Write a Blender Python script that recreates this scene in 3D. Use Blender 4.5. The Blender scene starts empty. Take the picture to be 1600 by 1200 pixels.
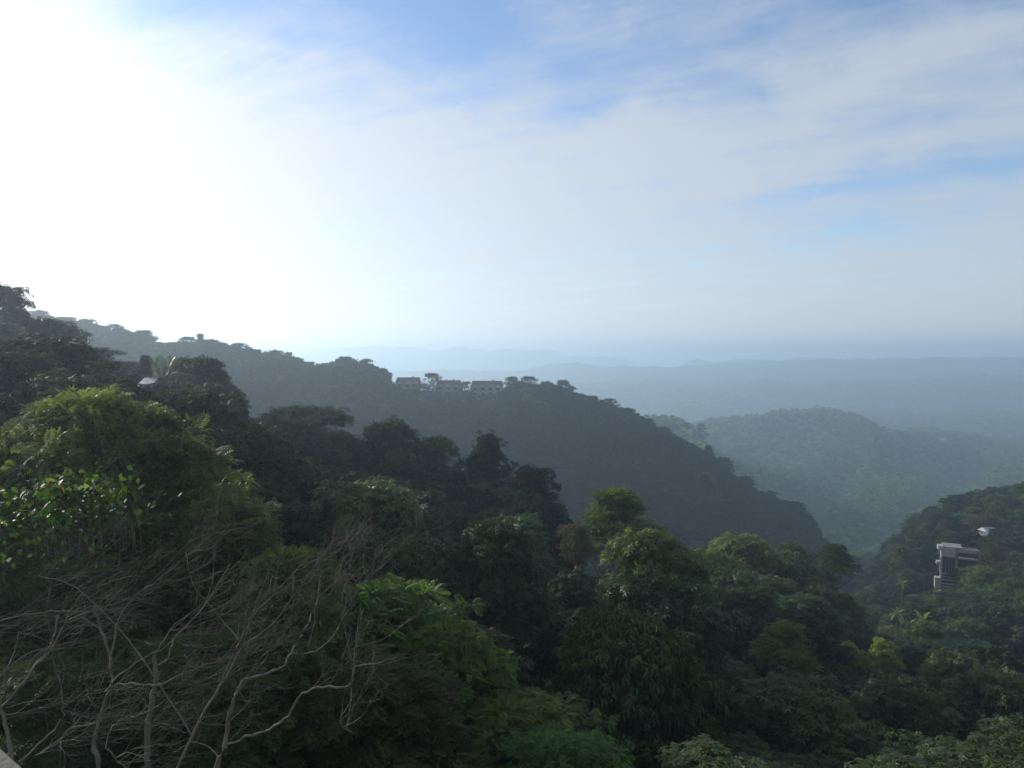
import bpy, math, random
import numpy as np
from mathutils import Vector, Matrix

S = bpy.context.scene
C = S.collection
R = math.radians
rnd = random.Random(7)
rng = np.random.default_rng(11)

# ------------------------------------------------------------------ camera
F_PX = 1209.0                      # focal length in pixels of a 1600 px wide picture
PITCH = -2.37
cam_d = bpy.data.cameras.new("camera")
cam_d.sensor_width = 36.0
cam_d.lens = 36.0 * F_PX / 1600.0
cam_d.clip_start = 0.1
cam_d.clip_end = 120000.0
cam = bpy.data.objects.new("camera", cam_d)
C.objects.link(cam)
cam.location = (0, 0, 0)
cam.rotation_euler = (R(90 + PITCH), 0, 0)
S.camera = cam

S.view_settings.view_transform = 'Standard'
S.view_settings.look = 'None'
S.view_settings.exposure = 0.0
S.view_settings.gamma = 1.0
S.view_settings.use_curve_mapping = False
S.cycles.use_denoising = True
S.cycles.volume_bounces = 4
S.cycles.max_bounces = 8
S.cycles.diffuse_bounces = 2
S.cycles.glossy_bounces = 2
S.cycles.transmission_bounces = 3
S.cycles.transparent_max_bounces = 8
S.cycles.sample_clamp_indirect = 6.0

# ------------------------------------------------------------------ sun and sky
SUN_AZ, SUN_EL = -53.0, 18.0       # degrees: left of the view axis, above the horizon
sun_dir = Vector((math.sin(R(SUN_AZ)) * math.cos(R(SUN_EL)), math.cos(R(SUN_AZ)) * math.cos(R(SUN_EL)), math.sin(R(SUN_EL))))
sl = bpy.data.lights.new("sun", 'SUN')
sl.energy = 5.0
sl.angle = R(0.5)
sl.color = (1.0, 0.93, 0.82)
sun = bpy.data.objects.new("sun", sl)
C.objects.link(sun)
sun.location = (0, 0, 200)
sun.rotation_euler = (-sun_dir).to_track_quat('-Z', 'Y').to_euler()

world = bpy.data.worlds.new("World")
S.world = world
world.use_nodes = True
wt = world.node_tree
wt.nodes.clear()


def sock(nt, v, inp):
    if isinstance(v, bpy.types.NodeSocket):
        nt.links.new(v, inp)
    elif v is not None:
        inp.default_value = v


def M(nt, op, a, b=None, c=None, clamp=False):
    n = nt.nodes.new('ShaderNodeMath')
    n.operation = op
    n.use_clamp = clamp
    sock(nt, a, n.inputs[0]); sock(nt, b, n.inputs[1]); sock(nt, c, n.inputs[2])
    return n.outputs[0]


def VM(nt, op, a, b=None):
    n = nt.nodes.new('ShaderNodeVectorMath')
    n.operation = op
    sock(nt, a, n.inputs[0]); sock(nt, b, n.inputs[1])
    return n.outputs['Value'] if op == 'DOT_PRODUCT' else n.outputs[0]


def mixc(nt, f, a, b, mode='MIX'):
    n = nt.nodes.new('ShaderNodeMix')
    n.data_type = 'RGBA'
    n.blend_type = mode
    sock(nt, f, n.inputs[0]); sock(nt, a, n.inputs[6]); sock(nt, b, n.inputs[7])
    return n.outputs[2]


def noise(nt, vec, scale, detail=5, rough=0.55, dist=0.0):
    n = nt.nodes.new('ShaderNodeTexNoise')
    n.inputs['Scale'].default_value = scale
    n.inputs['Detail'].default_value = detail
    n.inputs['Roughness'].default_value = rough
    n.inputs['Distortion'].default_value = dist
    if vec is not None:
        nt.links.new(vec, n.inputs['Vector'])
    return n.outputs[0]


def rgb(nt, c):
    n = nt.nodes.new('ShaderNodeRGB')
    n.outputs[0].default_value = (*c, 1)
    return n.outputs[0]


SKY_STRENGTH = 0.10
tc = wt.nodes.new('ShaderNodeTexCoord')
dirv = VM(wt, 'NORMALIZE', tc.outputs['Generated'])
sky = wt.nodes.new('ShaderNodeTexSky')
sky.sky_type = 'NISHITA'
sky.sun_disc = False
sky.sun_elevation = R(SUN_EL)
sky.sun_rotation = R(SUN_AZ)
sky.altitude = 600
sky.air_density = 1.0
sky.dust_density = 0.8
sky.ozone_density = 1.5
sep = wt.nodes.new('ShaderNodeSeparateXYZ')
wt.links.new(dirv, sep.inputs[0])
dx, dy, dz = sep.outputs
az = M(wt, 'MULTIPLY', M(wt, 'ARCTAN2', dx, dy), 57.2958)
el = M(wt, 'MULTIPLY', M(wt, 'ARCSINE', dz), 57.2958)
# high thin cloud lies on a level layer: project the direction on it
zz = M(wt, 'ADD', M(wt, 'MAXIMUM', dz, 0.0), 0.12)
lay = wt.nodes.new('ShaderNodeCombineXYZ')
wt.links.new(M(wt, 'DIVIDE', dx, zz), lay.inputs[0])
wt.links.new(M(wt, 'DIVIDE', dy, zz), lay.inputs[1])
mp = wt.nodes.new('ShaderNodeMapping')
mp.inputs['Rotation'].default_value = (0, 0, R(-62))
wt.links.new(lay.outputs[0], mp.inputs['Vector'])
mp2 = wt.nodes.new('ShaderNodeMapping')
mp2.inputs['Scale'].default_value = (2.9, 0.75, 1)
wt.links.new(mp.outputs[0], mp2.inputs['Vector'])
n_streak = noise(wt, mp2.outputs[0], 1.4, 9, 0.62, 0.3)
n_big = noise(wt, lay.outputs[0], 0.9, 4, 0.5, 0.3)
n_fine = noise(wt, lay.outputs[0], 4.5, 7, 0.62, 0.5)
n_w1 = noise(wt, dirv, 7.0, 5, 0.6)
n_w2 = noise(wt, VM(wt, 'ADD', dirv, (3.1, 1.7, 5.2)), 7.0, 5, 0.6)
azw = M(wt, 'ADD', az, M(wt, 'MULTIPLY', M(wt, 'SUBTRACT', n_w1, 0.5), 14.0))
elw = M(wt, 'ADD', el, M(wt, 'MULTIPLY', M(wt, 'SUBTRACT', n_w2, 0.5), 5.0))


def blob(a, e, ra, re, tilt=0.0, amp=1.0):
    u = M(wt, 'SUBTRACT', azw, a)
    v = M(wt, 'SUBTRACT', elw, e)
    ct, st = math.cos(R(tilt)), math.sin(R(tilt))
    p = M(wt, 'DIVIDE', M(wt, 'ADD', M(wt, 'MULTIPLY', u, ct), M(wt, 'MULTIPLY', v, st)), ra)
    q = M(wt, 'DIVIDE', M(wt, 'SUBTRACT', M(wt, 'MULTIPLY', v, ct), M(wt, 'MULTIPLY', u, st)), re)
    r2 = M(wt, 'ADD', M(wt, 'MULTIPLY', p, p), M(wt, 'MULTIPLY', q, q))
    return M(wt, 'MULTIPLY', M(wt, 'EXPONENT', M(wt, 'MULTIPLY', r2, -1.0)), amp)


cl = M(wt, 'MULTIPLY_ADD', M(wt, 'SUBTRACT', n_streak, 0.5), 1.6, 0.77)
cl = M(wt, 'MULTIPLY_ADD', M(wt, 'SUBTRACT', n_fine, 0.5), 0.9, cl)
cl = M(wt, 'MULTIPLY_ADD', M(wt, 'SUBTRACT', n_big, 0.5), 0.5, cl)
for a, e, ra, re, tilt, amp in [
        (-4, 23.5, 13, 4.6, 0, -0.8), (34, 24, 9, 3.4, 0, -0.5), (28, 11.2, 11, 1.5, 3, -0.75), (27, 7.9, 9, 1.3, 4, -0.7),
        (20, 22, 12, 4, 20, -0.35), (-28, 26, 18, 5.5, 0, -0.75), (6, 17.8, 6, 1.6, 10, -0.3), (2, 40, 30, 12, 0, -0.5),
        (10, 16, 4.5, 2.0, 5, 0.45), (32, 8.6, 5, 1.6, 8, 0.4), (24, 17.5, 12, 1.6, 14, 0.4), (12, 12, 14, 3, 0, 0.35),
        (-25, 12, 20, 9, 0, 0.5)]:
    cl = M(wt, 'ADD', cl, blob(a, e, ra, re, tilt, amp))
low = M(wt, 'EXPONENT', M(wt, 'MULTIPLY', M(wt, 'ABSOLUTE', el), -0.25))   # veil thickens to the horizon
cl = M(wt, 'ADD', cl, M(wt, 'MULTIPLY', low, 0.7))
ms = wt.nodes.new('ShaderNodeMapRange')
ms.interpolation_type = 'SMOOTHSTEP'
ms.inputs[1].default_value = -0.05
ms.inputs[2].default_value = 1.15
wt.links.new(cl, ms.inputs[0])
mask = M(wt, 'MULTIPLY', ms.outputs[0], 0.88)
ang = M(wt, 'MULTIPLY', M(wt, 'ARCCOSINE', VM(wt, 'DOT_PRODUCT', dirv, tuple(sun_dir))), 57.2958)
veil = M(wt, 'MULTIPLY_ADD', M(wt, 'EXPONENT', M(wt, 'MULTIPLY', M(wt, 'ABSOLUTE', el), -1 / 11.0)), 0.95, 0.42)
lum = M(wt, 'ADD', 0.55, M(wt, 'MULTIPLY', M(wt, 'MULTIPLY', M(wt, 'EXPONENT', M(wt, 'DIVIDE', ang, -25.0)), 2.35), veil))
lumv = wt.nodes.new('ShaderNodeCombineXYZ')
for i in range(3):
    wt.links.new(lum, lumv.inputs[i])
far_f = M(wt, 'DIVIDE', ang, 80.0, clamp=True)
ccol = mixc(wt, far_f, rgb(wt, (1.0, 1.0, 1.0)), rgb(wt, (0.87, 0.98, 1.12)))
ccol = mixc(wt, M(wt, 'MULTIPLY', low, 0.9), ccol, rgb(wt, (0.94, 0.985, 1.03)))
cloud = VM(wt, 'MULTIPLY', VM(wt, 'MULTIPLY', ccol, lumv.outputs[0]), (1 / SKY_STRENGTH,) * 3)
skyc = VM(wt, 'MULTIPLY', sky.outputs[0], (1.55, 1.65, 1.82))
final = mixc(wt, mask, skyc, cloud)
bg = wt.nodes.new('ShaderNodeBackground')
bg.inputs['Strength'].default_value = SKY_STRENGTH
wt.links.new(final, bg.inputs['Color'])
wo = wt.nodes.new('ShaderNodeOutputWorld')
wt.links.new(bg.outputs[0], wo.inputs[0])


# ------------------------------------------------------------------ helpers
cp, sp_ = math.cos(R(PITCH)), math.sin(R(PITCH))


def at(px, py, D):
    """world point seen at picture position (px, py) at forward distance D"""
    a, b = (px - 800) / F_PX, (600 - py) / F_PX
    y, z = cp - b * sp_, sp_ + b * cp
    k = D / y
    return Vector((a * k, D, z * k))


def proj(x, y, z):
    f = y * cp + z * sp_
    u = -y * sp_ + z * cp
    return 800 + F_PX * x / f, 600 - F_PX * u / f


def tag(o, label=None, cat=None, group=None, kind=None):
    if label: o['label'] = label
    if cat: o['category'] = cat
    if group: o['group'] = group
    if kind: o['kind'] = kind
    return o


def empty(name, loc, rz=0.0):
    o = bpy.data.objects.new(name, None)
    o.empty_display_size = 0.5
    C.objects.link(o)
    o.location = loc
    o.rotation_euler = (0, 0, rz)
    return o


def mesh_np(name, V, Q, mat, tint=None, tris=None, smooth=False):
    me = bpy.data.meshes.new(name)
    nq = len(Q)
    nt_ = 0 if tris is None else len(tris)
    me.vertices.add(len(V))
    me.vertices.foreach_set("co", np.asarray(V, dtype=np.float32).ravel())
    loops = np.asarray(Q, dtype=np.int32).ravel()
    tot = np.full(nq, 4, dtype=np.int32)
    if nt_:
        loops = np.concatenate([loops, np.asarray(tris, dtype=np.int32).ravel()])
        tot = np.concatenate([tot, np.full(nt_, 3, dtype=np.int32)])
    st = np.concatenate([[0], np.cumsum(tot)[:-1]]).astype(np.int32)
    me.loops.add(len(loops))
    me.loops.foreach_set("vertex_index", loops)
    me.polygons.add(len(tot))
    me.polygons.foreach_set("loop_start", st)
    if smooth:
        me.polygons.foreach_set("use_smooth", np.ones(len(tot), dtype=bool))
    me.update(calc_edges=True)
    if tint is not None:
        at_ = me.attributes.new("tint", 'FLOAT', 'POINT')
        at_.data.foreach_set("value", np.asarray(tint, dtype=np.float32))
    if mat is not None:
        me.materials.append(mat)
    return me


def obj(name, me, parent=None):
    o = bpy.data.objects.new(name, me)
    C.objects.link(o)
    if parent is not None:
        o.parent = parent
    return o


class MB:
    """collects boxes and tubes into one mesh"""
    def __init__(s): s.V, s.F = [], []

    def box(s, x0, x1, y0, y1, z0, z1):
        b = len(s.V)
        s.V += [(x0, y0, z0), (x1, y0, z0), (x1, y1, z0), (x0, y1, z0), (x0, y0, z1), (x1, y0, z1), (x1, y1, z1), (x0, y1, z1)]
        s.F += [tuple(b + i for i in f) for f in ((0, 3, 2, 1), (4, 5, 6, 7), (0, 1, 5, 4), (1, 2, 6, 5), (2, 3, 7, 6), (3, 0, 4, 7))]
        return s

    def faces(s, V, Fs):
        b = len(s.V)
        s.V += [tuple(v) for v in V]
        s.F += [tuple(b + i for i in f) for f in Fs]
        return s

    def build(s, name, mat, parent=None, bevel=0.0):
        me = bpy.data.meshes.new(name)
        me.from_pydata(s.V, [], s.F)
        me.update()
        me.materials.append(mat)
        o = obj(name, me, parent)
        if bevel:
            m = o.modifiers.new("bevel", 'BEVEL')
            m.width = bevel
            m.segments = 1
        return o


def tube(path, radii, sides=6):
    """numpy tube along a polyline"""
    P = np.asarray(path, float)
    n = len(P)
    T = np.gradient(P, axis=0)
    T /= np.linalg.norm(T, axis=1)[:, None] + 1e-9
    up = np.where(np.abs(T[:, 2:3]) > 0.9, np.array([[1.0, 0, 0]]), np.array([[0, 0, 1.0]]))
    A = np.cross(T, up); A /= np.linalg.norm(A, axis=1)[:, None] + 1e-9
    B = np.cross(T, A)
    th = np.linspace(0, 2 * np.pi, sides, endpoint=False)
    rr = np.asarray(radii, float)[:, None, None]
    V = P[:, None, :] + rr * (np.cos(th)[None, :, None] * A[:, None, :] + np.sin(th)[None, :, None] * B[:, None, :])
    V = V.reshape(-1, 3)
    i = np.arange(n - 1)[:, None] * sides
    j = np.arange(sides)[None, :]
    k = (j + 1) % sides
    Q = np.stack([i + j, i + k, i + sides + k, i + sides + j], -1).reshape(-1, 4)
    return V, Q


class Tubes:
    def __init__(s): s.V, s.Q, s.n = [], [], 0

    def add(s, path, radii, sides=6):
        V, Q = tube(path, radii, sides)
        s.V.append(V); s.Q.append(Q + s.n); s.n += len(V)

    def mesh(s, name, mat): return mesh_np(name, np.concatenate(s.V), np.concatenate(s.Q), mat, smooth=True)


# value noise on a plane
_perm = np.random.default_rng(5).random((256, 256))


def vn(x, y):
    xi, yi = np.floor(x).astype(int), np.floor(y).astype(int)
    fx, fy = x - xi, y - yi
    fx, fy = fx * fx * (3 - 2 * fx), fy * fy * (3 - 2 * fy)
    g_ = lambda a, b: _perm[a & 255, b & 255]
    return ((g_(xi, yi) * (1 - fx) + g_(xi + 1, yi) * fx) * (1 - fy) + (g_(xi, yi + 1) * (1 - fx) + g_(xi + 1, yi + 1) * fx) * fy) * 2 - 1


def fbm(x, y, o=4):
    s, a = 0, 1.0
    for i in range(o):
        s = s + a * vn(x * 2 ** i + 17 * i, y * 2 ** i + 9 * i)
        a *= 0.5
    return s


# ------------------------------------------------------------------ materials
def new_mat(name):
    m = bpy.data.materials.new(name)
    m.use_nodes = True
    nt = m.node_tree
    nt.nodes.clear()
    out = nt.nodes.new('ShaderNodeOutputMaterial')
    return m, nt, out


def leaf_mat(name, dark, light, trans=0.35, rough=0.45, spec=0.4, var=0.35):
    m, nt, out = new_mat(name)
    a = nt.nodes.new('ShaderNodeAttribute')
    a.attribute_name = "tint"
    oi = nt.nodes.new('ShaderNodeObjectInfo')
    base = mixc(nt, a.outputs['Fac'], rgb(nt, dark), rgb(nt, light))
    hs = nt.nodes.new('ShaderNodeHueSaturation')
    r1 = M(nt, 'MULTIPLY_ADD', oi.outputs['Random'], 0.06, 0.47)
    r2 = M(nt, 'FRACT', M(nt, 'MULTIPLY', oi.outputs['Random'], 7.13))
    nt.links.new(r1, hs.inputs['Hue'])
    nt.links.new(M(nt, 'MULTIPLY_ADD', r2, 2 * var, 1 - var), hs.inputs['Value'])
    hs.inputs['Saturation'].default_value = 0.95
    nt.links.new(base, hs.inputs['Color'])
    p = nt.nodes.new('ShaderNodeBsdfPrincipled')
    p.inputs['Roughness'].default_value = rough + 0.08
    p.inputs['Specular IOR Level'].default_value = spec * 0.7
    nt.links.new(hs.outputs[0], p.inputs['Base Color'])
    t = nt.nodes.new('ShaderNodeBsdfTranslucent')
    tcol = mixc(nt, 1.0, hs.outputs[0], rgb(nt, (1.35, 1.45, 0.75)), 'MULTIPLY')
    nt.links.new(tcol, t.inputs[0])
    mx = nt.nodes.new('ShaderNodeMixShader')
    mx.inputs[0].default_value = trans
    nt.links.new(p.outputs[0], mx.inputs[1])
    nt.links.new(t.outputs[0], mx.inputs[2])
    nt.links.new(mx.outputs[0], out.inputs[0])
    return m


def plain_mat(name, c1, c2, scale=1.0, rough=0.8, bump=0.0, spec=0.3, detail=6, metallic=0.0):
    m, nt, out = new_mat(name)
    tcn = nt.nodes.new('ShaderNodeTexCoord')
    nz = noise(nt, tcn.outputs['Object'], scale, detail, 0.6)
    mr = nt.nodes.new('ShaderNodeMapRange')
    mr.inputs[1].default_value = 0.3
    mr.inputs[2].default_value = 0.7
    nt.links.new(nz, mr.inputs[0])
    p = nt.nodes.new('ShaderNodeBsdfPrincipled')
    nt.links.new(mixc(nt, mr.outputs[0], rgb(nt, c1), rgb(nt, c2)), p.inputs['Base Color'])
    p.inputs['Roughness'].default_value = rough
    p.inputs['Specular IOR Level'].default_value = spec
    p.inputs['Metallic'].default_value = metallic
    if bump:
        b = nt.nodes.new('ShaderNodeBump')
        b.inputs['Strength'].default_value = bump
        b.inputs['Distance'].default_value = 0.05
        nt.links.new(nz, b.inputs['Height'])
        nt.links.new(b.outputs[0], p.inputs['Normal'])
    nt.links.new(p.outputs[0], out.inputs[0])
    return m


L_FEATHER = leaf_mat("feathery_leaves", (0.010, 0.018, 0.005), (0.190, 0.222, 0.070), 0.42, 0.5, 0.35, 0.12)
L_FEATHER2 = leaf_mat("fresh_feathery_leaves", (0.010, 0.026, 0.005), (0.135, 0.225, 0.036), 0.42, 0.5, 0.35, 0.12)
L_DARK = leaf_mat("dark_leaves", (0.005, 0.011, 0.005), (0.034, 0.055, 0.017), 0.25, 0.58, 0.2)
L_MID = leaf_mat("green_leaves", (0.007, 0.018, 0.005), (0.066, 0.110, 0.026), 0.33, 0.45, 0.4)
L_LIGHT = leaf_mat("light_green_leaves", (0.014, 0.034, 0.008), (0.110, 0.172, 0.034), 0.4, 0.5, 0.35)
L_YEL = leaf_mat("yellow_green_leaves", (0.05, 0.075, 0.012), (0.27, 0.31, 0.045), 0.4, 0.55, 0.3, 0.1)  # yellow-green growth, colour raised to look sunlit where neighbouring trees block the sun
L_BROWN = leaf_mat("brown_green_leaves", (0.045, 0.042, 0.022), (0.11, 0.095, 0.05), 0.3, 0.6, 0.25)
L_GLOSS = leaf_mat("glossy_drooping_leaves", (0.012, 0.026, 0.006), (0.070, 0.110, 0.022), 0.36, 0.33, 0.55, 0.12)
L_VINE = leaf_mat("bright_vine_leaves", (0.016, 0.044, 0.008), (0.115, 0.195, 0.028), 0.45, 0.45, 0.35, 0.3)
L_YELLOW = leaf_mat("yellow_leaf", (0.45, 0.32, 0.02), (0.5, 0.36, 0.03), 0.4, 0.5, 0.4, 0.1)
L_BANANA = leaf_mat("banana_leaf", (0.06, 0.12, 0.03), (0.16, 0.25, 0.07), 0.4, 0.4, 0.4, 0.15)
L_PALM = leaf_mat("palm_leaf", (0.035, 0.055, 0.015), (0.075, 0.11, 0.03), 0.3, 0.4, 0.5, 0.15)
L_SHADE = leaf_mat("shaded_feathery_leaves", (0.008, 0.013, 0.005), (0.075, 0.092, 0.026), 0.35, 0.6, 0.25, 0.12)  # darker copy of the feathery leaves, shade put into the colour
L_RIDGE_SHADE = leaf_mat("shaded_ridge_leaves", (0.006, 0.014, 0.009), (0.026, 0.044, 0.022), 0.25, 0.6, 0.15, 0.25)  # leaf colour lowered to stand for the ridge face out of the sun
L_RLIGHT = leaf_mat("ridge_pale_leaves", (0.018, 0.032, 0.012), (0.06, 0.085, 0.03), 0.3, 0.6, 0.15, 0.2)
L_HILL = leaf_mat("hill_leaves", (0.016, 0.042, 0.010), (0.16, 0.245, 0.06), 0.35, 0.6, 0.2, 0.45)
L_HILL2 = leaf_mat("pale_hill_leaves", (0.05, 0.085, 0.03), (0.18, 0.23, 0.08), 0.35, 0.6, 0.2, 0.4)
BARK = plain_mat("bark", (0.05, 0.04, 0.03), (0.13, 0.11, 0.09), 3.0, 0.9, 0.4)
BARK_PALE = plain_mat("pale_bark", (0.06, 0.052, 0.04), (0.24, 0.21, 0.165), 2.5, 0.85, 0.5)
TWIG = plain_mat("twig_bark", (0.05, 0.042, 0.033), (0.145, 0.125, 0.10), 4.0, 0.85)
CONCRETE = plain_mat("concrete", (0.24, 0.235, 0.22), (0.47, 0.455, 0.425), 0.55, 0.9, 0.1)
CONCRETE_D = plain_mat("grey_concrete", (0.16, 0.16, 0.16), (0.27, 0.27, 0.26), 1.0, 0.9, 0.1)
SHADE_WALL = plain_mat("dark_plaster", (0.045, 0.05, 0.055), (0.09, 0.095, 0.10), 0.8, 0.9)  # set-back house walls, shade of the recesses put into a near-black colour
PALE_WALL = plain_mat("pale_wall", (0.13, 0.125, 0.15), (0.20, 0.19, 0.22), 0.4, 0.9)
WHITE_TRIM = plain_mat("white_trim", (0.22, 0.22, 0.24), (0.32, 0.32, 0.34), 0.5, 0.7)
ROOF_BROWN = plain_mat("brown_roof", (0.07, 0.045, 0.045), (0.13, 0.08, 0.075), 0.7, 0.85)
ROOF_METAL = plain_mat("metal_roof", (0.35, 0.36, 0.37), (0.6, 0.61, 0.62), 0.6, 0.45, 0, 0.5, 5, 0.3)
ROOF_ORANGE = plain_mat("orange_roof", (0.45, 0.10, 0.04), (0.6, 0.17, 0.06), 0.6, 0.8)
GLASS = plain_mat("window_glass", (0.02, 0.025, 0.035), (0.04, 0.05, 0.06), 0.6, 0.12, 0, 0.6)
WOOD_RAIL = plain_mat("weathered_rail", (0.07, 0.068, 0.06), (0.15, 0.14, 0.125), 9.0, 0.8, 0.3)

# ground: forest floor, with field-sized patches far out
gm, nt, out = new_mat("ground")
geo = nt.nodes.new('ShaderNodeNewGeometry')
n1 = noise(nt, geo.outputs['Position'], 0.02, 8, 0.65)
n2 = noise(nt, geo.outputs['Position'], 0.0022, 6, 0.6)
n3 = noise(nt, geo.outputs['Position'], 0.35, 4, 0.6)
cr = nt.nodes.new('ShaderNodeMapRange'); cr.inputs[1].default_value = 0.35; cr.inputs[2].default_value = 0.68
nt.links.new(n1, cr.inputs[0])
c_ = mixc(nt, cr.outputs[0], rgb(nt, (0.016, 0.032, 0.012)), rgb(nt, (0.055, 0.085, 0.028)))
cr2 = nt.nodes.new('ShaderNodeMapRange'); cr2.inputs[1].default_value = 0.52; cr2.inputs[2].default_value = 0.66
nt.links.new(n2, cr2.inputs[0])
c_ = mixc(nt, M(nt, 'MULTIPLY', cr2.outputs[0], 0.5), c_, rgb(nt, (0.10, 0.115, 0.05)))
c_ = mixc(nt, M(nt, 'MULTIPLY', n3, 0.5), c_, rgb(nt, (0.035, 0.04, 0.02)))
p = nt.nodes.new('ShaderNodeBsdfPrincipled')
p.inputs['Roughness'].default_value = 1.0
p.inputs['Specular IOR Level'].default_value = 0.1
nt.links.new(c_, p.inputs['Base Color'])
bp = nt.nodes.new('ShaderNodeBump'); bp.inputs['Strength'].default_value = 1.0; bp.inputs['Distance'].default_value = 6.0
nt.links.new(n1, bp.inputs['Height']); nt.links.new(bp.outputs[0], p.inputs['Normal'])
nt.links.new(p.outputs[0], out.inputs[0])

# ------------------------------------------------------------------ terrain
# crest and valley lines: (picture column, forward distance, ground height below the eye)
LINES = [
    [(-900, -90, -9), (2500, -90, -9)],
    [(-900, 2, -13), (2500, 2, -14)],
    [(-900, 24, -11), (0, 25, -14), (800, 26, -17), (1600, 26, -22), (2500, 26, -24)],
    [(-900, 60, -4), (0, 60, -11), (400, 60, -20), (800, 60, -30), (1100, 60, -37), (1600, 62, -42), (2500, 62, -42)],
    [(-900, 115, 2), (0, 112, -5), (130, 112, -11), (260, 112, -14), (360, 112, -19), (450, 112, -22), (650, 112, -27), (760, 112, -29), (830, 110, -34), (900, 105, -42), (1000, 105, -48), (1120, 130, -52), (1200, 140, -50), (1300, 150, -58), (1400, 150, -72), (1600, 150, -72), (2500, 150, -50)],
    [(-900, 200, -15), (0, 215, -35), (450, 220, -72), (870, 225, -102), (1150, 225, -110), (1290, 220, -108), (1360, 225, -98), (1430, 230, -88), (1500, 235, -78), (1600, 235, -70), (1900, 240, -50), (2500, 240, -30)],
    [(-900, 330, 6), (0, 380, 4), (120, 395, 0), (250, 420, -12), (330, 440, -12), (460, 475, -22), (570, 490, -24), (620, 495, -36), (700, 500, -39), (800, 500, -37), (900, 500, -44), (1000, 500, -59), (1100, 500, -82), (1200, 500, -110), (1255, 490, -122), (1290, 480, -146), (1340, 420, -150), (1370, 360, -120), (1430, 335, -87), (1500, 330, -74), (1600, 330, -69), (1900, 330, -40), (2500, 330, -10)],
    [(-900, 650, -120), (500, 800, -200), (1000, 800, -205), (1300, 830, -225), (1500, 840, -222), (1900, 800, -190), (2500, 800, -150)],
    [(-900, 950, -110), (900, 950, -118), (1020, 950, -110), (1060, 950, -113), (1110, 960, -132), (1180, 960, -163), (1240, 980, -200), (1300, 1000, -228), (1370, 1040, -198), (1440, 1050, -192), (1500, 1060, -226), (1560, 1070, -192), (1600, 1080, -182), (1900, 1080, -170), (2500, 1000, -140)],
    [(-900, 1180, -190), (1000, 1180, -200), (1150, 1180, -200), (1150.1, 1180, -214), (1230, 1180, -192), (1290, 1180, -178), (1370, 1180, -168), (1430, 1200, -204), (1480, 1220, -228), (1540, 1230, -206), (1600, 1230, -186), (2500, 1200, -170)],
    [(-900, 1400, -160), (980, 1400, -170), (1040, 1400, -168), (1110, 1400, -150), (1160, 1400, -144), (1230, 1400, -128), (1290, 1400, -131), (1340, 1400, -137), (1380, 1400, -162), (1420, 1400, -170), (1470, 1420, -181), (1600, 1450, -208), (2500, 1500, -190)],
    [(-900, 1900, -240), (1600, 1900, -238), (2500, 1900, -235)],
    [(-900, 2350, -238), (1300, 2350, -238), (1600, 2350, -226), (2500, 2350, -220)],
    [(-900, 2700, -240), (2500, 2700, -236)],
    [(-900, 3100, -200), (1000, 3100, -190), (1300, 3100, -156), (1600, 3100, -148), (2500, 3100, -140)],
    [(-900, 3500, -192), (1000, 3500, -190), (2500, 3500, -165)],
    [(-900, 4000, -170), (500, 4000, -160), (620, 4000, -151), (660, 4000, -148), (820, 4000, -153), (850, 4000, -121), (900, 4000, -112), (975, 4000, -125), (1030, 4000, -119), (1070, 4000, -109), (1150, 4000, -99), (1300, 4000, -95), (1335, 4000, -93), (1410, 4000, -75), (1490, 4000, -68), (1600, 4000, -76), (1750, 4000, -64), (2500, 4000, -58)],
    [(-900, 4500, -215), (1050, 4500, -215), (1200, 4500, -150), (2500, 4500, -130)],
    [(-900, 5000, -220), (1040, 5000, -220), (1080, 5000, -128), (1180, 5000, -110), (1320, 5000, -103), (1345, 5000, -100), (1420, 5000, -110), (2500, 5000, -90)],
    [(-900, 5500, -220), (1000, 5500, -220), (1100, 5500, -160), (2500, 5500, -160)],
    [(-900, 6000, -80), (300, 6000, -75), (440, 6000, -95), (470, 6000, -80), (495, 6000, -50), (525, 6000, -55), (560, 6000, -36), (640, 6000, -38), (690, 6000, -62), (708, 6000, -46), (726, 6000, -27), (742, 6000, -43), (765, 6000, -62), (800, 6000, -66), (840, 6000, -68), (880, 6000, -96), (920, 6000, -104), (965, 6000, -112), (985, 6000, -121), (1000, 6000, -215), (2500, 6000, -190)],
    [(-900, 6800, -225), (2500, 6800, -225)],
    [(-900, 50000, -235), (2500, 50000, -235)],
]

# heights were surveyed against a horizon a little too high: raise far ground in proportion to its distance
LINES = [[(a, d, z + 0.0124 * max(d, 0) * (1 if d < 20000 else 0.15)) for a, d, z in L] for L in LINES]


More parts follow.
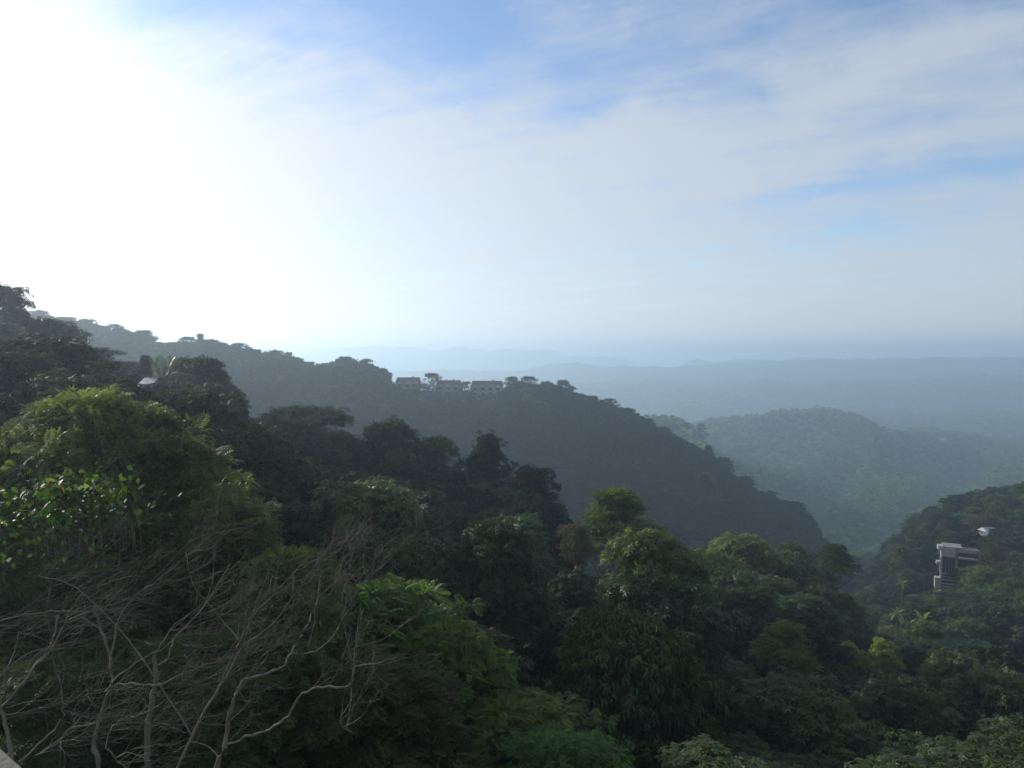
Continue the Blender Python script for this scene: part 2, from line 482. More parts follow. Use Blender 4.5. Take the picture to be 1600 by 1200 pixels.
def H(x, y):
    x = np.atleast_1d(np.asarray(x, float)); y = np.atleast_1d(np.asarray(y, float))
    pxs = 800 + F_PX * x / np.maximum(y, 45.0)
    pxs = np.clip(pxs, -900, 2500)
    Dk = np.stack([np.interp(pxs, [a[0] for a in L], [a[1] for a in L]) for L in LINES])
    zk = np.stack([np.interp(pxs, [a[0] for a in L], [a[2] for a in L]) for L in LINES])
    yy = np.clip(y, -89.9, 49999)
    k = np.clip((Dk <= yy[None]).sum(0) - 1, 0, len(LINES) - 2)
    i = np.arange(len(yy))
    d0, d1, z0, z1 = Dk[k, i], Dk[k + 1, i], zk[k, i], zk[k + 1, i]
    t = np.clip((yy - d0) / (d1 - d0), 0, 1)
    ts = t * t * (3 - 2 * t)
    z = z0 + (z1 - z0) * (0.55 * ts + 0.45 * t)
    w = lambda a, b: np.clip((yy - a) / (b - a), 0, 1)
    z = z + fbm(x / 28, y / 28, 3) * 1.4 * w(30, 80)
    z = z + fbm(x / 90 + 3, y / 120, 4) * 4.5 * w(150, 330) * (1 - w(470, 500) * (1 - w(540, 640)))
    z = z + (fbm(x / 150 + 5, y / 300 + 2, 5)) * 17 * w(620, 900) * (1 - 0.88 * w(1280, 1380) * (1 - w(1420, 1550)))
    z = z + fbm(x / 450, y / 330, 5) * 8 * w(1600, 2200) * (1 - w(3600, 3950) * 0.8)
    z = z + fbm(x / 220, y / 500, 4) * 2.6 * w(3600, 3950)
    return z


Hs = lambda x, y: float(H(x, y)[0])

Ds = np.concatenate([np.arange(-88, 40, 8.0), np.geomspace(40, 48000, 400)])
ss = np.linspace(-1, 1, 380)
GX = ss[None, :] * (np.maximum(Ds, 0)[:, None] * 1.25 + 120)
GY = np.repeat(Ds[:, None], len(ss), 1)
GZ = H(GX.ravel(), GY.ravel())
V = np.stack([GX.ravel(), GY.ravel(), GZ], -1)
a_ = (np.arange(len(Ds) - 1)[:, None] * len(ss) + np.arange(len(ss) - 1)[None, :]).ravel()
Q = np.stack([a_, a_ + 1, a_ + 1 + len(ss), a_ + len(ss)], -1)
tag(obj("ground", mesh_np("ground", V, Q, gm, smooth=True)), kind='structure')

# the lake
wm, nt, out = new_mat("lake_water")
p = nt.nodes.new('ShaderNodeBsdfPrincipled')
p.inputs['Base Color'].default_value = (0.05, 0.09, 0.12, 1)
p.inputs['Roughness'].default_value = 0.18
geo = nt.nodes.new('ShaderNodeNewGeometry')
bp = nt.nodes.new('ShaderNodeBump'); bp.inputs['Strength'].default_value = 0.25; bp.inputs['Distance'].default_value = 1.0
nt.links.new(noise(nt, geo.outputs['Position'], 0.05, 6), bp.inputs['Height']); nt.links.new(bp.outputs[0], p.inputs['Normal'])
nt.links.new(p.outputs[0], out.inputs[0])
V = [(-47000, 4060, -98), (47000, 4060, -98), (47000, 47500, -98), (-47000, 47500, -98)]
tag(obj("lake", mesh_np("lake", V, [(0, 1, 2, 3)], wm)), kind='structure')

# ------------------------------------------------------------------ leaf units (local: x along the leaf, y across, z up)
def unit_leaf(w=0.42, fold=0.08):
    return np.array([(0, 0, 0), (0.45, -w / 2, fold), (1, 0, -0.05), (0.45, w / 2, fold)]), np.array([(0, 1, 2, 3)])


def unit_tuft(n=6, w=0.36, droop=0.35):
    V, Q = [], []
    for i in range(n):
        a = 2 * math.pi * i / n + 0.3 * math.sin(i * 5.1)
        el_ = 0.35 - 0.25 * (i % 2)
        ca, sa = math.cos(a), math.sin(a)
        def q(u, v, z): return (u * ca - v * sa, u * sa + v * ca, z)
        b = len(V)
        V += [q(0.05, 0, 0), q(0.5, -w / 2, el_ * .5), q(1.0, 0, el_ * .5 - droop), q(0.5, w / 2, el_ * .5)]
        Q.append((b, b + 1, b + 2, b + 3))
    return np.array(V), np.array(Q)


def unit_spray(pairs=6, lw=0.16, ll=0.42, arch=0.5):
    V, Q = [], []
    def add(x, z, s, slope):
        b = len(V)
        ex = 0.18
        L_ = ll * (1 - 0.45 * abs(x - 0.45))
        V.extend([(x, 0, z), (x + ex * .5 + lw * .45, s * L_ * .5, z + .03), (x + ex, s * L_, z - .10), (x + ex * .5 - lw * .45, s * L_ * .5, z + .03)])
        Q.append((b, b + 1, b + 2, b + 3))
    for i in range(pairs):
        x = 0.12 + 0.80 * i / (pairs - 1)
        z = arch * (0.55 * x - x * x)
        add(x, z, 1, 0); add(x + .03, z, -1, 0)
    b = len(V)
    z = arch * (0.55 - 1)
    V.extend([(0.9, 0, z + .1), (1.02, -lw / 2, z), (1.25, 0, z - .12), (1.02, lw / 2, z)])
    Q.append((b, b + 1, b + 2, b + 3))
    return np.array(V), np.array(Q)


def unit_hang(n=5):
    """rosette of large leaves hanging down round a twig tip"""
    V, Q = [], []
    for i in range(n):
        a = 2 * math.pi * i / n + 0.5 * math.sin(i * 3.3)
        ca, sa = math.cos(a), math.sin(a)
        def q(u, v, z): return (u * ca - v * sa, u * sa + v * ca, z)
        b = len(V)
        k = 1 + 0.25 * math.sin(i * 2.1)
        V += [q(.12, 0, .08), q(.42 * k, -.24, .0), q(.55 * k, -.16, -.45), q(.5 * k, 0, -.95 * k), q(.60 * k, .16, -.45), q(.42 * k, .24, .0)]
        Q += [(b, b + 1, b + 2, b + 3), (b, b + 3, b + 4, b + 5)]
    return np.array(V), np.array(Q)


def place_units(unit, pos, axis, nrm, size, tint):
    """instances of a unit: pos (n,3), axis and normal directions, size (n,)"""
    UV, UQ = unit
    ax = axis / (np.linalg.norm(axis, axis=1)[:, None] + 1e-9)
    b = np.cross(nrm, ax); b /= np.linalg.norm(b, axis=1)[:, None] + 1e-9
    n_ = np.cross(ax, b)
    Rm = np.stack([ax, b, n_], 1)                      # rows are the local axes
    V = pos[:, None, :] + size[:, None, None] * np.einsum('mk,nkj->nmj', UV, Rm)
    Q = UQ[None] + (np.arange(len(pos)) * len(UV))[:, None, None]
    return V.reshape(-1, 3), Q.reshape(-1, 4), np.repeat(tint, len(UV))


PROFILES = {
    'dome': lambda t: np.where(t < .35, .72 + .28 * t / .35, np.sqrt(np.clip(1 - ((t - .35) / .68) ** 2, 0, 1))),
    'cone': lambda t: np.where(t < .2, .8 + t, 1.0 * (1 - (t - .2) / .82) ** .75),
    'umbrella': lambda t: np.where(t < .6, .25 + .75 * (t / .6) ** 1.2, np.sqrt(np.clip(1 - ((t - .6) / .43) ** 2, 0, 1))),
    'column': lambda t: np.where(t < .5, 1.0, np.sqrt(np.clip(1 - ((t - .5) / .52) ** 2, 0, 1))),
}


def crown_data(seed, Ht, W, ch, ncl, per, unit, usize, prof='dome', flat=0.6, rc=(.13, .22), layers=0, lump=0.28, droop=0.35, drape=0, up_bias=0.25):
    g_ = np.random.default_rng(seed)
    t = g_.random(ncl) ** 0.8
    t[:4] = [0.97, 0.93, 0.9, 0.88]
    if layers:
        t = (np.floor(t * layers) + 0.5 + g_.normal(0, .07, ncl)) / layers
    t = np.clip(t, 0.02, 0.98)
    th = g_.random(ncl) * 2 * np.pi
    Rr = W / 2 * PROFILES[prof](t)
    off = g_.random((2,)) * 50
    lumpy = 1 + lump * vn(np.cos(th) * 1.6 + off[0], np.sin(th) * 1.6 + t * 3 + off[1])
    fr = g_.random(ncl) ** 0.38
    rcl = W * g_.uniform(rc[0], rc[1], ncl) * 0.5 * 1.7
    rad = np.maximum(Rr * lumpy - rcl * 0.7, 0) * fr
    zc = Ht - ch + ch * t
    zc = np.minimum(zc, Ht - rcl * flat * 0.8)
    cen = np.stack([rad * np.cos(th), rad * np.sin(th), zc], -1)
    n = ncl * per
    ci = np.repeat(np.arange(ncl), per)
    d = g_.normal(size=(n, 3))
    d[:, 2] = d[:, 2] + up_bias
    d /= np.linalg.norm(d, axis=1)[:, None]
    d[:, 2] = np.where(d[:, 2] < -0.35, -d[:, 2], d[:, 2])
    rr = rcl[ci] * (0.45 + 0.6 * g_.random(n) ** 0.5)
    jag = 1 + 0.35 * g_.normal(size=n) * (g_.random(n) < .25)
    pos = cen[ci] + d * np.stack([rr * jag, rr * jag, rr * flat * jag], -1)
    if drape:
        k = g_.random(n) < drape
        pos[k, 2] -= g_.random(k.sum()) ** 1.3 * ch * 0.75 * (0.4 + 0.6 * np.abs(np.sin(ci[k] * 2.3)))
        r_ = np.hypot(pos[:, 0], pos[:, 1])[k] + .01
        pos[k, 0] *= 1 + 0.05 * g_.random(k.sum()); 
    axis = d * np.array([1, 1, .5]) + g_.normal(0, .45, (n, 3)) - np.array([0, 0, droop])
    nrm = np.array([[0, 0, 1.0]]) + d * 0.8 + g_.normal(0, .55, (n, 3))
    size = usize * g_.uniform(.7, 1.3, n)
    ctint = g_.random(ncl)
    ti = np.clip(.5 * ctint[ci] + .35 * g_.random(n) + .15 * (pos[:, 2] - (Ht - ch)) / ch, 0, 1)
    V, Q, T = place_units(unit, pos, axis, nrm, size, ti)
    return V, Q, T, cen, rcl


def wood_mesh(name, seed, Ht, ch, cen, W, mat, trunk_r=None, every=1, forks=1):
    g_ = np.random.default_rng(seed + 99)
    T = Tubes()
    r0 = trunk_r or 0.022 * Ht + 0.05
    zt = Ht - ch * 0.45
    n = 8
    zz_ = np.linspace(-2.5, zt, n)
    wob = np.stack([np.cumsum(g_.normal(0, .12, n)), np.cumsum(g_.normal(0, .12, n))], -1) * (Ht / 12)
    wob -= wob[1]
    path = np.concatenate([wob, zz_[:, None]], 1)
    T.add(path, np.linspace(r0, r0 * .45, n), 8)
    for i in range(0, len(cen), every):
        c = cen[i]
        zo = max(min(c[2] - 0.35 * math.hypot(c[0], c[1]) - .4, zt), (Ht - ch) * 0.55)
        o = np.array([np.interp(zo, zz_, wob[:, 0]), np.interp(zo, zz_, wob[:, 1]), zo])
        m_ = (o + c) / 2 + np.array([0, 0, -0.12 * np.linalg.norm(c - o)]) + g_.normal(0, .08, 3) * np.linalg.norm(c - o)
        s = np.linspace(0, 1, 6)[:, None]
        pth = (1 - s) ** 2 * o + 2 * s * (1 - s) * m_ + s ** 2 * c
        rb = r0 * g_.uniform(.22, .4)
        T.add(pth, np.linspace(rb, rb * .18, 6), 5)
    return T.mesh(name, mat)


KINDS = {}


def make_kind(key, name, look, seed, Ht, W, ch, ncl, per, unit, usize, mat, bark=BARK, every=1, **kw):
    V, Q, T, cen, rcl = crown_data(seed, Ht, W, ch, ncl, per, unit, usize, **kw)
    KINDS[key] = dict(squat=0.72 if key == 'layer0' else 1.5 if key.startswith('ridge') else 1.1, name=name, look=look, H=float(Ht), W=float(W), crown=mesh_np(name + "_crown", V, Q, mat, T),
                      trunk=wood_mesh(name + "_trunk", seed, Ht, ch, cen, W, bark, every=every))


TUFT, LEAF, SPRAY, HANG = unit_tuft(), unit_leaf(), unit_spray(), unit_hang()
SPRAY_S = unit_spray(4, .22, .4, .4)
# near feathery trees
for i in range(3):
    make_kind(f'feather{i}', 'feathery_tree', 'feathery olive-green', 100 + i, 12, 9.5, 8.5, 185, 25, SPRAY, 0.58, L_FEATHER, prof='dome', flat=.45, rc=(.065, .125), lump=.6, droop=.25)
for i in range(2):
    make_kind(f'fresh{i}', 'feathery_tree', 'feathery fresh green', 120 + i, 12, 9.5, 8.5, 185, 25, SPRAY, 0.56, L_FEATHER2, prof='dome', flat=.42, rc=(.065, .125), lump=.6, droop=.25)
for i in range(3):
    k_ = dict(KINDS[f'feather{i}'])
    k_['look'] = 'shaded feathery'
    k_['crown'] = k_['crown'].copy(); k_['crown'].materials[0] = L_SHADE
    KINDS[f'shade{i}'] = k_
# medium distance
for i in range(3):
    make_kind(f'dark{i}', 'broadleaf_tree', 'dark green', 140 + i, 13, 10, 10, 120, 34, TUFT, 0.42, L_DARK, prof=['dome', 'cone', 'dome'][i], flat=.8, rc=(.10, .18), lump=.65, every=2)
for i in range(2):
    make_kind(f'mid{i}', 'broadleaf_tree', 'mid green', 150 + i, 12, 10, 9, 110, 32, TUFT, 0.42, L_MID, prof='dome', flat=.65, rc=(.10, .18), lump=.65, every=2)
make_kind('light0', 'broadleaf_tree', 'light green', 160, 11, 10, 8, 110, 30, TUFT, 0.42, L_LIGHT, prof='dome', flat=.6, rc=(.10, .18), lump=.6, every=2)
make_kind('umb0', 'umbrella_tree', 'flat-topped dark green', 165, 13, 11, 6.5, 80, 34, TUFT, 0.40, L_DARK, prof='umbrella', flat=.45, rc=(.10, .17), lump=.5, every=1)
make_kind('layer0', 'layered_tree', 'layered flat-branched green', 170, 12, 11, 8, 75, 34, SPRAY_S, 0.75, L_LIGHT, prof='cone', flat=.22, rc=(.12, .2), layers=5, lump=.5, droop=.1, every=1)
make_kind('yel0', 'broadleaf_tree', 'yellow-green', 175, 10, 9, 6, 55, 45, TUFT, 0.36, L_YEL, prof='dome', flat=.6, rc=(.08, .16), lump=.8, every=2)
make_kind('brown0', 'broadleaf_tree', 'brownish', 180, 11, 10, 7, 110, 26, SPRAY_S, 0.55, L_BROWN, prof='dome', flat=.5, rc=(.09, .15), lump=.4, every=1)
make_kind('drape0', 'vine_draped_tree', 'vine-draped green', 185, 12, 9, 10, 90, 44, TUFT, 0.36, L_MID, prof='dome', flat=.8, rc=(.10, .16), lump=.4, drape=.5, every=3)
make_kind('drape1', 'vine_draped_tree', 'pale vine-draped green', 186, 12, 9, 10, 80, 44, TUFT, 0.36, L_LIGHT, prof='column', flat=.8, rc=(.10, .16), lump=.5, drape=.6, every=3)
make_kind('spire0', 'slender_tree', 'slender dark', 190, 14, 4, 12, 60, 24, TUFT, 0.40, L_DARK, prof='cone', flat=1.0, rc=(.16, .26), lump=.3, every=3)
# far (ridge and hill)
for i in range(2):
    make_kind(f'ridge_dark{i}', 'broadleaf_tree', 'dark', 200 + i, 12, 10, 9, 60, 12, TUFT, 0.62, L_RIDGE_SHADE, prof='dome', flat=.7, rc=(.13, .22), every=6)
    make_kind(f'ridge_mid{i}', 'broadleaf_tree', 'green', 210 + i, 12, 11, 8, 60, 12, TUFT, 0.62, L_RIDGE_SHADE, prof='dome', flat=.55, rc=(.13, .22), every=6)
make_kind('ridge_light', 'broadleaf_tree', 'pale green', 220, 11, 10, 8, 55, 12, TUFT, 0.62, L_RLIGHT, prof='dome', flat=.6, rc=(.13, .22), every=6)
make_kind('ridge_umb', 'umbrella_tree', 'flat-topped', 225, 13, 12, 10, 85, 14, TUFT, 0.6, L_RIDGE_SHADE, prof='dome', flat=.4, rc=(.12, .19), lump=.5, every=3)
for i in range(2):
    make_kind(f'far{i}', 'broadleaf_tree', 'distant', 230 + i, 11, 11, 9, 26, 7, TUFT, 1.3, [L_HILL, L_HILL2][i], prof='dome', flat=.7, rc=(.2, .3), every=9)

NEAR_SIL_X = [-400, 0, 25, 40, 75, 110, 150, 180, 230, 270, 345, 352, 430, 530, 560, 600, 650, 700, 730, 770, 800, 820, 850, 880, 905, 940, 960, 1020, 1050, 1090, 1150, 1200, 1290, 1340, 2400]
NEAR_SIL_Y = [440, 475, 480, 520, 510, 545, 570, 585, 575, 585, 580, 665, 650, 650, 672, 672, 690, 700, 692, 695, 725, 745, 765, 820, 850, 830, 800, 830, 868, 880, 860, 855, 875, 880, 880]
RIGHT_SIL_X = [-400, 900, 1000, 1090, 1200, 1290, 1345, 1400, 1430, 1500, 1545, 1600, 1900, 2500]
RIGHT_SIL_Y = [1100, 1000, 900, 872, 850, 862, 835, 812, 798, 768, 757, 750, 720, 700]
RIDGE_SIL_X = [-400, 20, 60, 100, 180, 240, 255, 300, 330, 400, 455, 500, 530, 570, 605, 620, 700, 790, 830, 870, 900, 950, 1000, 1040, 1080, 1110, 1150, 1200, 1250, 1275, 1295, 1400]
RIDGE_SIL_Y = [470, 492, 492, 500, 514, 526, 538, 534, 534, 548, 558, 572, 562, 566, 584, 602, 610, 598, 598, 602, 615, 630, 650, 674, 695, 710, 748, 774, 790, 822, 856, 870]

placed = []          # (x, y, radius) of trees already standing


def crown_fit(k, Ht, W):
    """crown scale and lift: a crown keeps its proportions, the trunk takes up the rest of the height"""
    sx = W / k['W']
    sz = min(Ht / k['H'], k.get('squat', 1.1) * sx)
    return sx, sz, Ht - k['H'] * sz


def tree(kind, x, y, Ht, W, rz=None, label=None, group=None, cat='tree', z=None):
    k = KINDS[kind]
    zg = Hs(x, y) if z is None else z
    o = empty(k['name'], (x, y, zg), rnd.random() * 6.283 if rz is None else rz)
    tag(o, label or f"{k['look']} tree", cat, group)
    sx, sz, lift = crown_fit(k, Ht, W)
    c = obj("crown", k['crown'], o)
    c.scale = (sx, sx, sz); c.location = (0, 0, lift)
    t = obj("trunk", k['trunk'], o)
    t.scale = (sx, sx, Ht / k['H'])
    placed.append((x, y, W / 2))
    return o


def tree_at(kind, px, py, D, wpx, label, group=None, minh=4.0, **kw):
    """tree whose top shows at (px, py), crown wpx wide, standing at distance D"""
    P = at(px, py, D)
    zg = Hs(P.x, D)
    Ht = P.z - zg
    W = wpx / F_PX * D
    if Ht < minh:
        zg = P.z - minh; Ht = minh
    return tree(kind, P.x, D, Ht, W, label=label, group=group, z=zg, **kw)


# ------------------------------------------------------------------ buildings
def empty_b(name, px, py, D, rz, label, cat='building', group=None):
    P = at(px, py, D)
    return tag(empty(name, P, rz), label, cat, group)


# unfinished concrete house on the right slope (origin at its roof line's left end)
hb = empty_b('concrete_house', 1471, 853, 238, R(-24), 'unfinished grey concrete house of several storeys on the wooded right slope')
u = 0.1969 / 8.89                     # metres for one zoomed photo pixel
X = lambda a: (a - 460) * u * 1.08
Z = lambda b: -(b - 288) * u
# side and back walls
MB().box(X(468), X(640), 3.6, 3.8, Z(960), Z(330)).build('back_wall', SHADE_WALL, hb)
MB().box(X(462), X(474), 0.25, 3.6, Z(960), Z(440)).build('side_wall', CONCRETE, hb)
MB().box(X(622), X(650), 0.15, 0.6, Z(960), Z(330)).build('pier', CONCRETE_D, hb, .02)
MB().box(X(450), X(474), -0.05, 0.3, Z(640), Z(436)).build('column', CONCRETE, hb, .02)
MB().box(X(452), X(470), -0.05, 0.3, Z(885), Z(645)).build('column', CONCRETE, hb, .02)
MB().box(X(484), X(620), -0.3, 0.1, Z(434), Z(312)).build('parapet_panel', CONCRETE, hb, .03)
MB().box(X(494), X(612), -0.42, -0.305, Z(424), Z(400)).build('parapet_rib', CONCRETE, hb)
MB().box(X(418), X(480), -0.5, 2.5, Z(342), Z(286)).build('roof_beam', CONCRETE, hb, .03)
MB().box(X(456), X(484), -0.2, 2.0, Z(425), Z(344)).build('corner_block', CONCRETE, hb, .03)
MB().box(X(482), X(700), 0.11, 6.0, Z(311), Z(296)).build('roof_slab', CONCRETE_D, hb, .02)
MB().box(X(651), X(900), 0.3, 0.7, Z(362), Z(312)).build('wing_beam', CONCRETE, hb, .02)
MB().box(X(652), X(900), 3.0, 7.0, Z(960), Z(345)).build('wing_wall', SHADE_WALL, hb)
MB().box(X(652), X(895), 0.5, 2.99, Z(462), Z(446)).build('floor_slab', CONCRETE_D, hb)
MB().box(X(880), X(900), 0.4, 0.7, Z(560), Z(364)).build('column', CONCRETE, hb)
MB().box(X(478), X(620), 0.5, 0.56, Z(655), Z(440)).build('glass_front', GLASS, hb)
for a in (512, 548, 584):
    MB().box(X(a), X(a + 4), 0.4, 0.49, Z(650), Z(442)).build('mullion', CONCRETE_D, hb)
MB().box(X(404), X(460), -0.6, 1.4, Z(542), Z(505)).build('balcony_box', CONCRETE, hb, .03)
MB().box(X(440), X(462), -0.3, 0.2, Z(638), Z(545)).build('balcony_post', CONCRETE, hb, .02)
MB().box(X(390), X(453), -0.6, 1.6, Z(880), Z(736)).build('balcony_box', CONCRETE, hb, .03)
for zz0 in (668, 712, 758, 812, 852, 892, 934):
    MB().box(X(470), X(614), -0.05, 0.35, Z(zz0 + 13), Z(zz0)).build('louvre_beam', CONCRETE if zz0 != 712 else CONCRETE_D, hb, .02)
MB().box(X(398), X(614), 0.4, 3.4, Z(912), Z(894)).build('ground_slab', CONCRETE_D, hb)
MB().box(X(640), X(700), 0.2, 1.6, Z(880), Z(820)).build('stair_block', CONCRETE_D, hb, .03)

# row of townhouses on the ridge
def townhouse(px, py, D, Wd, nb, floors, label, rz):
    t = empty_b('townhouse', px, py, D, rz, label, 'house', 'townhouses along the ridge crest')
    hh = 3.1
    tot = floors * hh
    roof_h = 3.7
    # origin on the roof ridge; walls go down
    MB().box(-Wd / 2, Wd / 2, 0, 9, -roof_h - tot, -roof_h).build('wall', PALE_WALL, t)
    ov = 0.4
    V = [(-Wd / 2 - ov, -ov, -roof_h + .02), (Wd / 2 + ov, -ov, -roof_h + .02), (Wd / 2 + ov, 9 + ov, -roof_h + .02), (-Wd / 2 - ov, 9 + ov, -roof_h + .02),
         (-Wd / 2 + .6, 1.8, 0), (Wd / 2 - .6, 1.8, 0), (Wd / 2 - .6, 7.2, 0), (-Wd / 2 + .6, 7.2, 0)]
    rf = MB().faces(V, [(0, 3, 2, 1), (4, 5, 6, 7), (0, 1, 5, 4), (1, 2, 6, 5), (2, 3, 7, 6), (3, 0, 4, 7)]).build('roof', ROOF_BROWN, t)
    MB().box(Wd * .18, Wd * .24, 3, 4, -.5, .7).build('chimney', ROOF_BROWN, rf)
    bw = Wd / nb
    for i in range(nb):
        cx = -Wd / 2 + bw * (i + .5)
        # arched gable
        pts = [(cx + .34 * bw * math.cos(a), -roof_h - .2 + 1.5 * math.sin(a)) for a in np.linspace(0, math.pi, 9)]
        n = len(pts)
        V = [(a, -.75, b) for a, b in pts] + [(a, 1.0, b) for a, b in pts]
        MB().faces(V, [tuple(range(n)), tuple(range(2 * n - 1, n - 1, -1))] + [(i2, i2 + 1 if i2 + 1 < n else 0, n + (i2 + 1 if i2 + 1 < n else 0), n + i2) for i2 in range(n)]).build('gable', WHITE_TRIM, t)
        for f in range(floors):
            z0 = -roof_h - (f + 1) * hh
            w = MB().box(cx - bw * .27, cx + bw * .27, -.06, .0, z0 + .75, z0 + 2.55).build('window', WHITE_TRIM, t)
            MB().box(cx - bw * .21, cx + bw * .21, -.09, -.062, z0 + .9, z0 + 2.4).build('pane', GLASS, w)
    for i in range(nb + 1):
        cx = -Wd / 2 + bw * i
        MB().box(cx - .22, cx + .22, -1.3, -.9, -roof_h - tot, -roof_h - .25).build('column', WHITE_TRIM, t)
    for f in range(floors + 1):
        z0 = -roof_h - f * hh - .2
        MB().box(-Wd / 2 - .3, Wd / 2 + .3, -1.25, -.002, z0 - .1, z0 + .25).build('balcony_slab', WHITE_TRIM, t)
    return t


townhouse(760, 595.5, 497, 20.0, 4, 3, 'rightmost ridge townhouse block with brown roof and three storeys of white columns', R(-4))
townhouse(700, 594.5, 499, 15.5, 3, 2, 'middle ridge townhouse block between the lone rounded tree and the largest block', R(-4))
townhouse(637, 590, 503, 15.5, 3, 2, 'leftmost ridge townhouse block showing just a brown roof above trees', R(2))


def ground_at(px, py, h, d0, d1):
    """forward distance at which a point h above the ground shows at (px, py)"""
    Dd = np.linspace(d0, d1, 240)
    P_ = np.array([at(px, py, float(d)) for d in Dd])
    e = P_[:, 2] - H(P_[:, 0], Dd) - h
    return float(Dd[int(np.argmin(np.abs(e)))])


def small_house(px, py, D, w, d, h, rz, roofmat, label):
    t = empty_b('house', px, py, D, rz, label, 'house')
    MB().box(-w / 2, w / 2, 0, d, -h - 1.2, -1.2).build('wall', PALE_WALL, t)
    V = [(-w / 2 - .4, -.4, -1.3), (w / 2 + .4, -.4, -1.3), (w / 2 + .4, d + .4, -1.3), (-w / 2 - .4, d + .4, -1.3), (-w / 2 - .4, d / 2, 0), (w / 2 + .4, d / 2, 0)]
    MB().faces(V, [(0, 1, 5, 4), (2, 3, 4, 5), (1, 2, 5), (3, 0, 4), (0, 3, 2, 1)]).build('roof', roofmat, t)
    for a in (-.25, .25):
        w_ = MB().box(a * w - .6, a * w + .6, -.06, 0, -h * .75, -h * .3).build('window', WHITE_TRIM, t)
        MB().box(a * w - .5, a * w + .5, -.09, -.062, -h * .72, -h * .33).build('pane', GLASS, w_)
    return t


small_house(1551, 825.5, 262, 3.6, 4, 4, R(10), ROOF_METAL, 'small house with a pale metal roof, mostly hidden by trees above the concrete house')
small_house(225, 589.5, 104, 1.7, 3, 3, R(-20), ROOF_METAL, 'small tin-roofed hut glimpsed among dark trees just left of the palm')
small_house(1387, 819, ground_at(1387, 819, 8, 560, 1100), 5, 5, 3, R(0), ROOF_ORANGE, 'tiny house with an orange roof in the valley trees left of the wooded right slope')
small_house(1476, 682, ground_at(1476, 682, 8, 1250, 1440), 9, 8, 4, R(0), ROOF_METAL, 'tiny pale house on the shoulder of the far wooded hill')

# ------------------------------------------------------------------ balcony rail in the corner
hr = tag(empty('balcony_rail', at(-12, 1160, 2.2), R(0)), 'weathered grey balcony rail cutting the lower left corner of the view', 'railing')
a, b = at(-60, 1148, 2.3), at(48, 1250, 2.0)
pa = (a - hr.location, b - hr.location)
dv = (pa[1] - pa[0]).normalized(); ex = pa[1] + dv * 1.2; st = pa[0] - dv * 1.0
side = dv.cross(Vector((0, 0, 1))).normalized() * 0.035; upv = side.cross(dv).normalized() * 0.02
V = [st - side - upv, st + side - upv, st + side + upv, st - side + upv, ex - side - upv, ex + side - upv, ex + side + upv, ex - side + upv]
MB().faces(V, [(0, 1, 2, 3), (4, 7, 6, 5), (0, 4, 5, 1), (1, 5, 6, 2), (2, 6, 7, 3), (3, 7, 4, 0)]).build('top_rail', WOOD_RAIL, hr, .006)
for k in (0.1, 0.75):
    c = st.lerp(ex, k)
    MB().box(c.x - .03, c.x + .03, c.y - .03, c.y + .03, c.z - 1.1, c.z - .03).build('post', WOOD_RAIL, hr, .004)

# ------------------------------------------------------------------ foreground trees
FT = 'feathery trees along the foreground'
tree_at('feather0', 140, 628, 30, 330, 'tallest olive feathery tree in the left foreground, its pointed top under the palm', FT)
tree_at('feather1', 10, 690, 28, 300, 'leftmost feathery tree, its low crown cut by the left picture edge', FT)
tree_at('feather2', 275, 695, 31, 190, 'feathery tree forming the right shoulder of the tall left foreground tree', FT)
tree_at('feather1', 350, 785, 28, 190, 'feathery tree stepping down behind the bare twigs, left of the dark wooded mass', FT)
tree_at('feather0', 445, 868, 26, 180, 'lowest feathery tree behind the forked bare branches', FT)
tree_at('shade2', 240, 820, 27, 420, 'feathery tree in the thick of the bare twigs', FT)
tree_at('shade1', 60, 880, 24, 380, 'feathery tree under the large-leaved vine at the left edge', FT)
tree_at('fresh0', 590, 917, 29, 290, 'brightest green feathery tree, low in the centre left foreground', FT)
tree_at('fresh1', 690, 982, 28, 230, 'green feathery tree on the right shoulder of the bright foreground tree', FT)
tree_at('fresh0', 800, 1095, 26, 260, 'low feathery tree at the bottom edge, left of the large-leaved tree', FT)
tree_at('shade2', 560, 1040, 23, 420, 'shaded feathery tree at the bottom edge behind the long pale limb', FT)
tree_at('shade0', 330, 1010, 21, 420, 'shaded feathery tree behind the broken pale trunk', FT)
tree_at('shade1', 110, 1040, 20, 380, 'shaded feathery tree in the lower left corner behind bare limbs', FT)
tree_at('fresh1', 880, 1160, 23, 240, 'feathery treetop at the bottom edge below the large-leaved tree', FT)

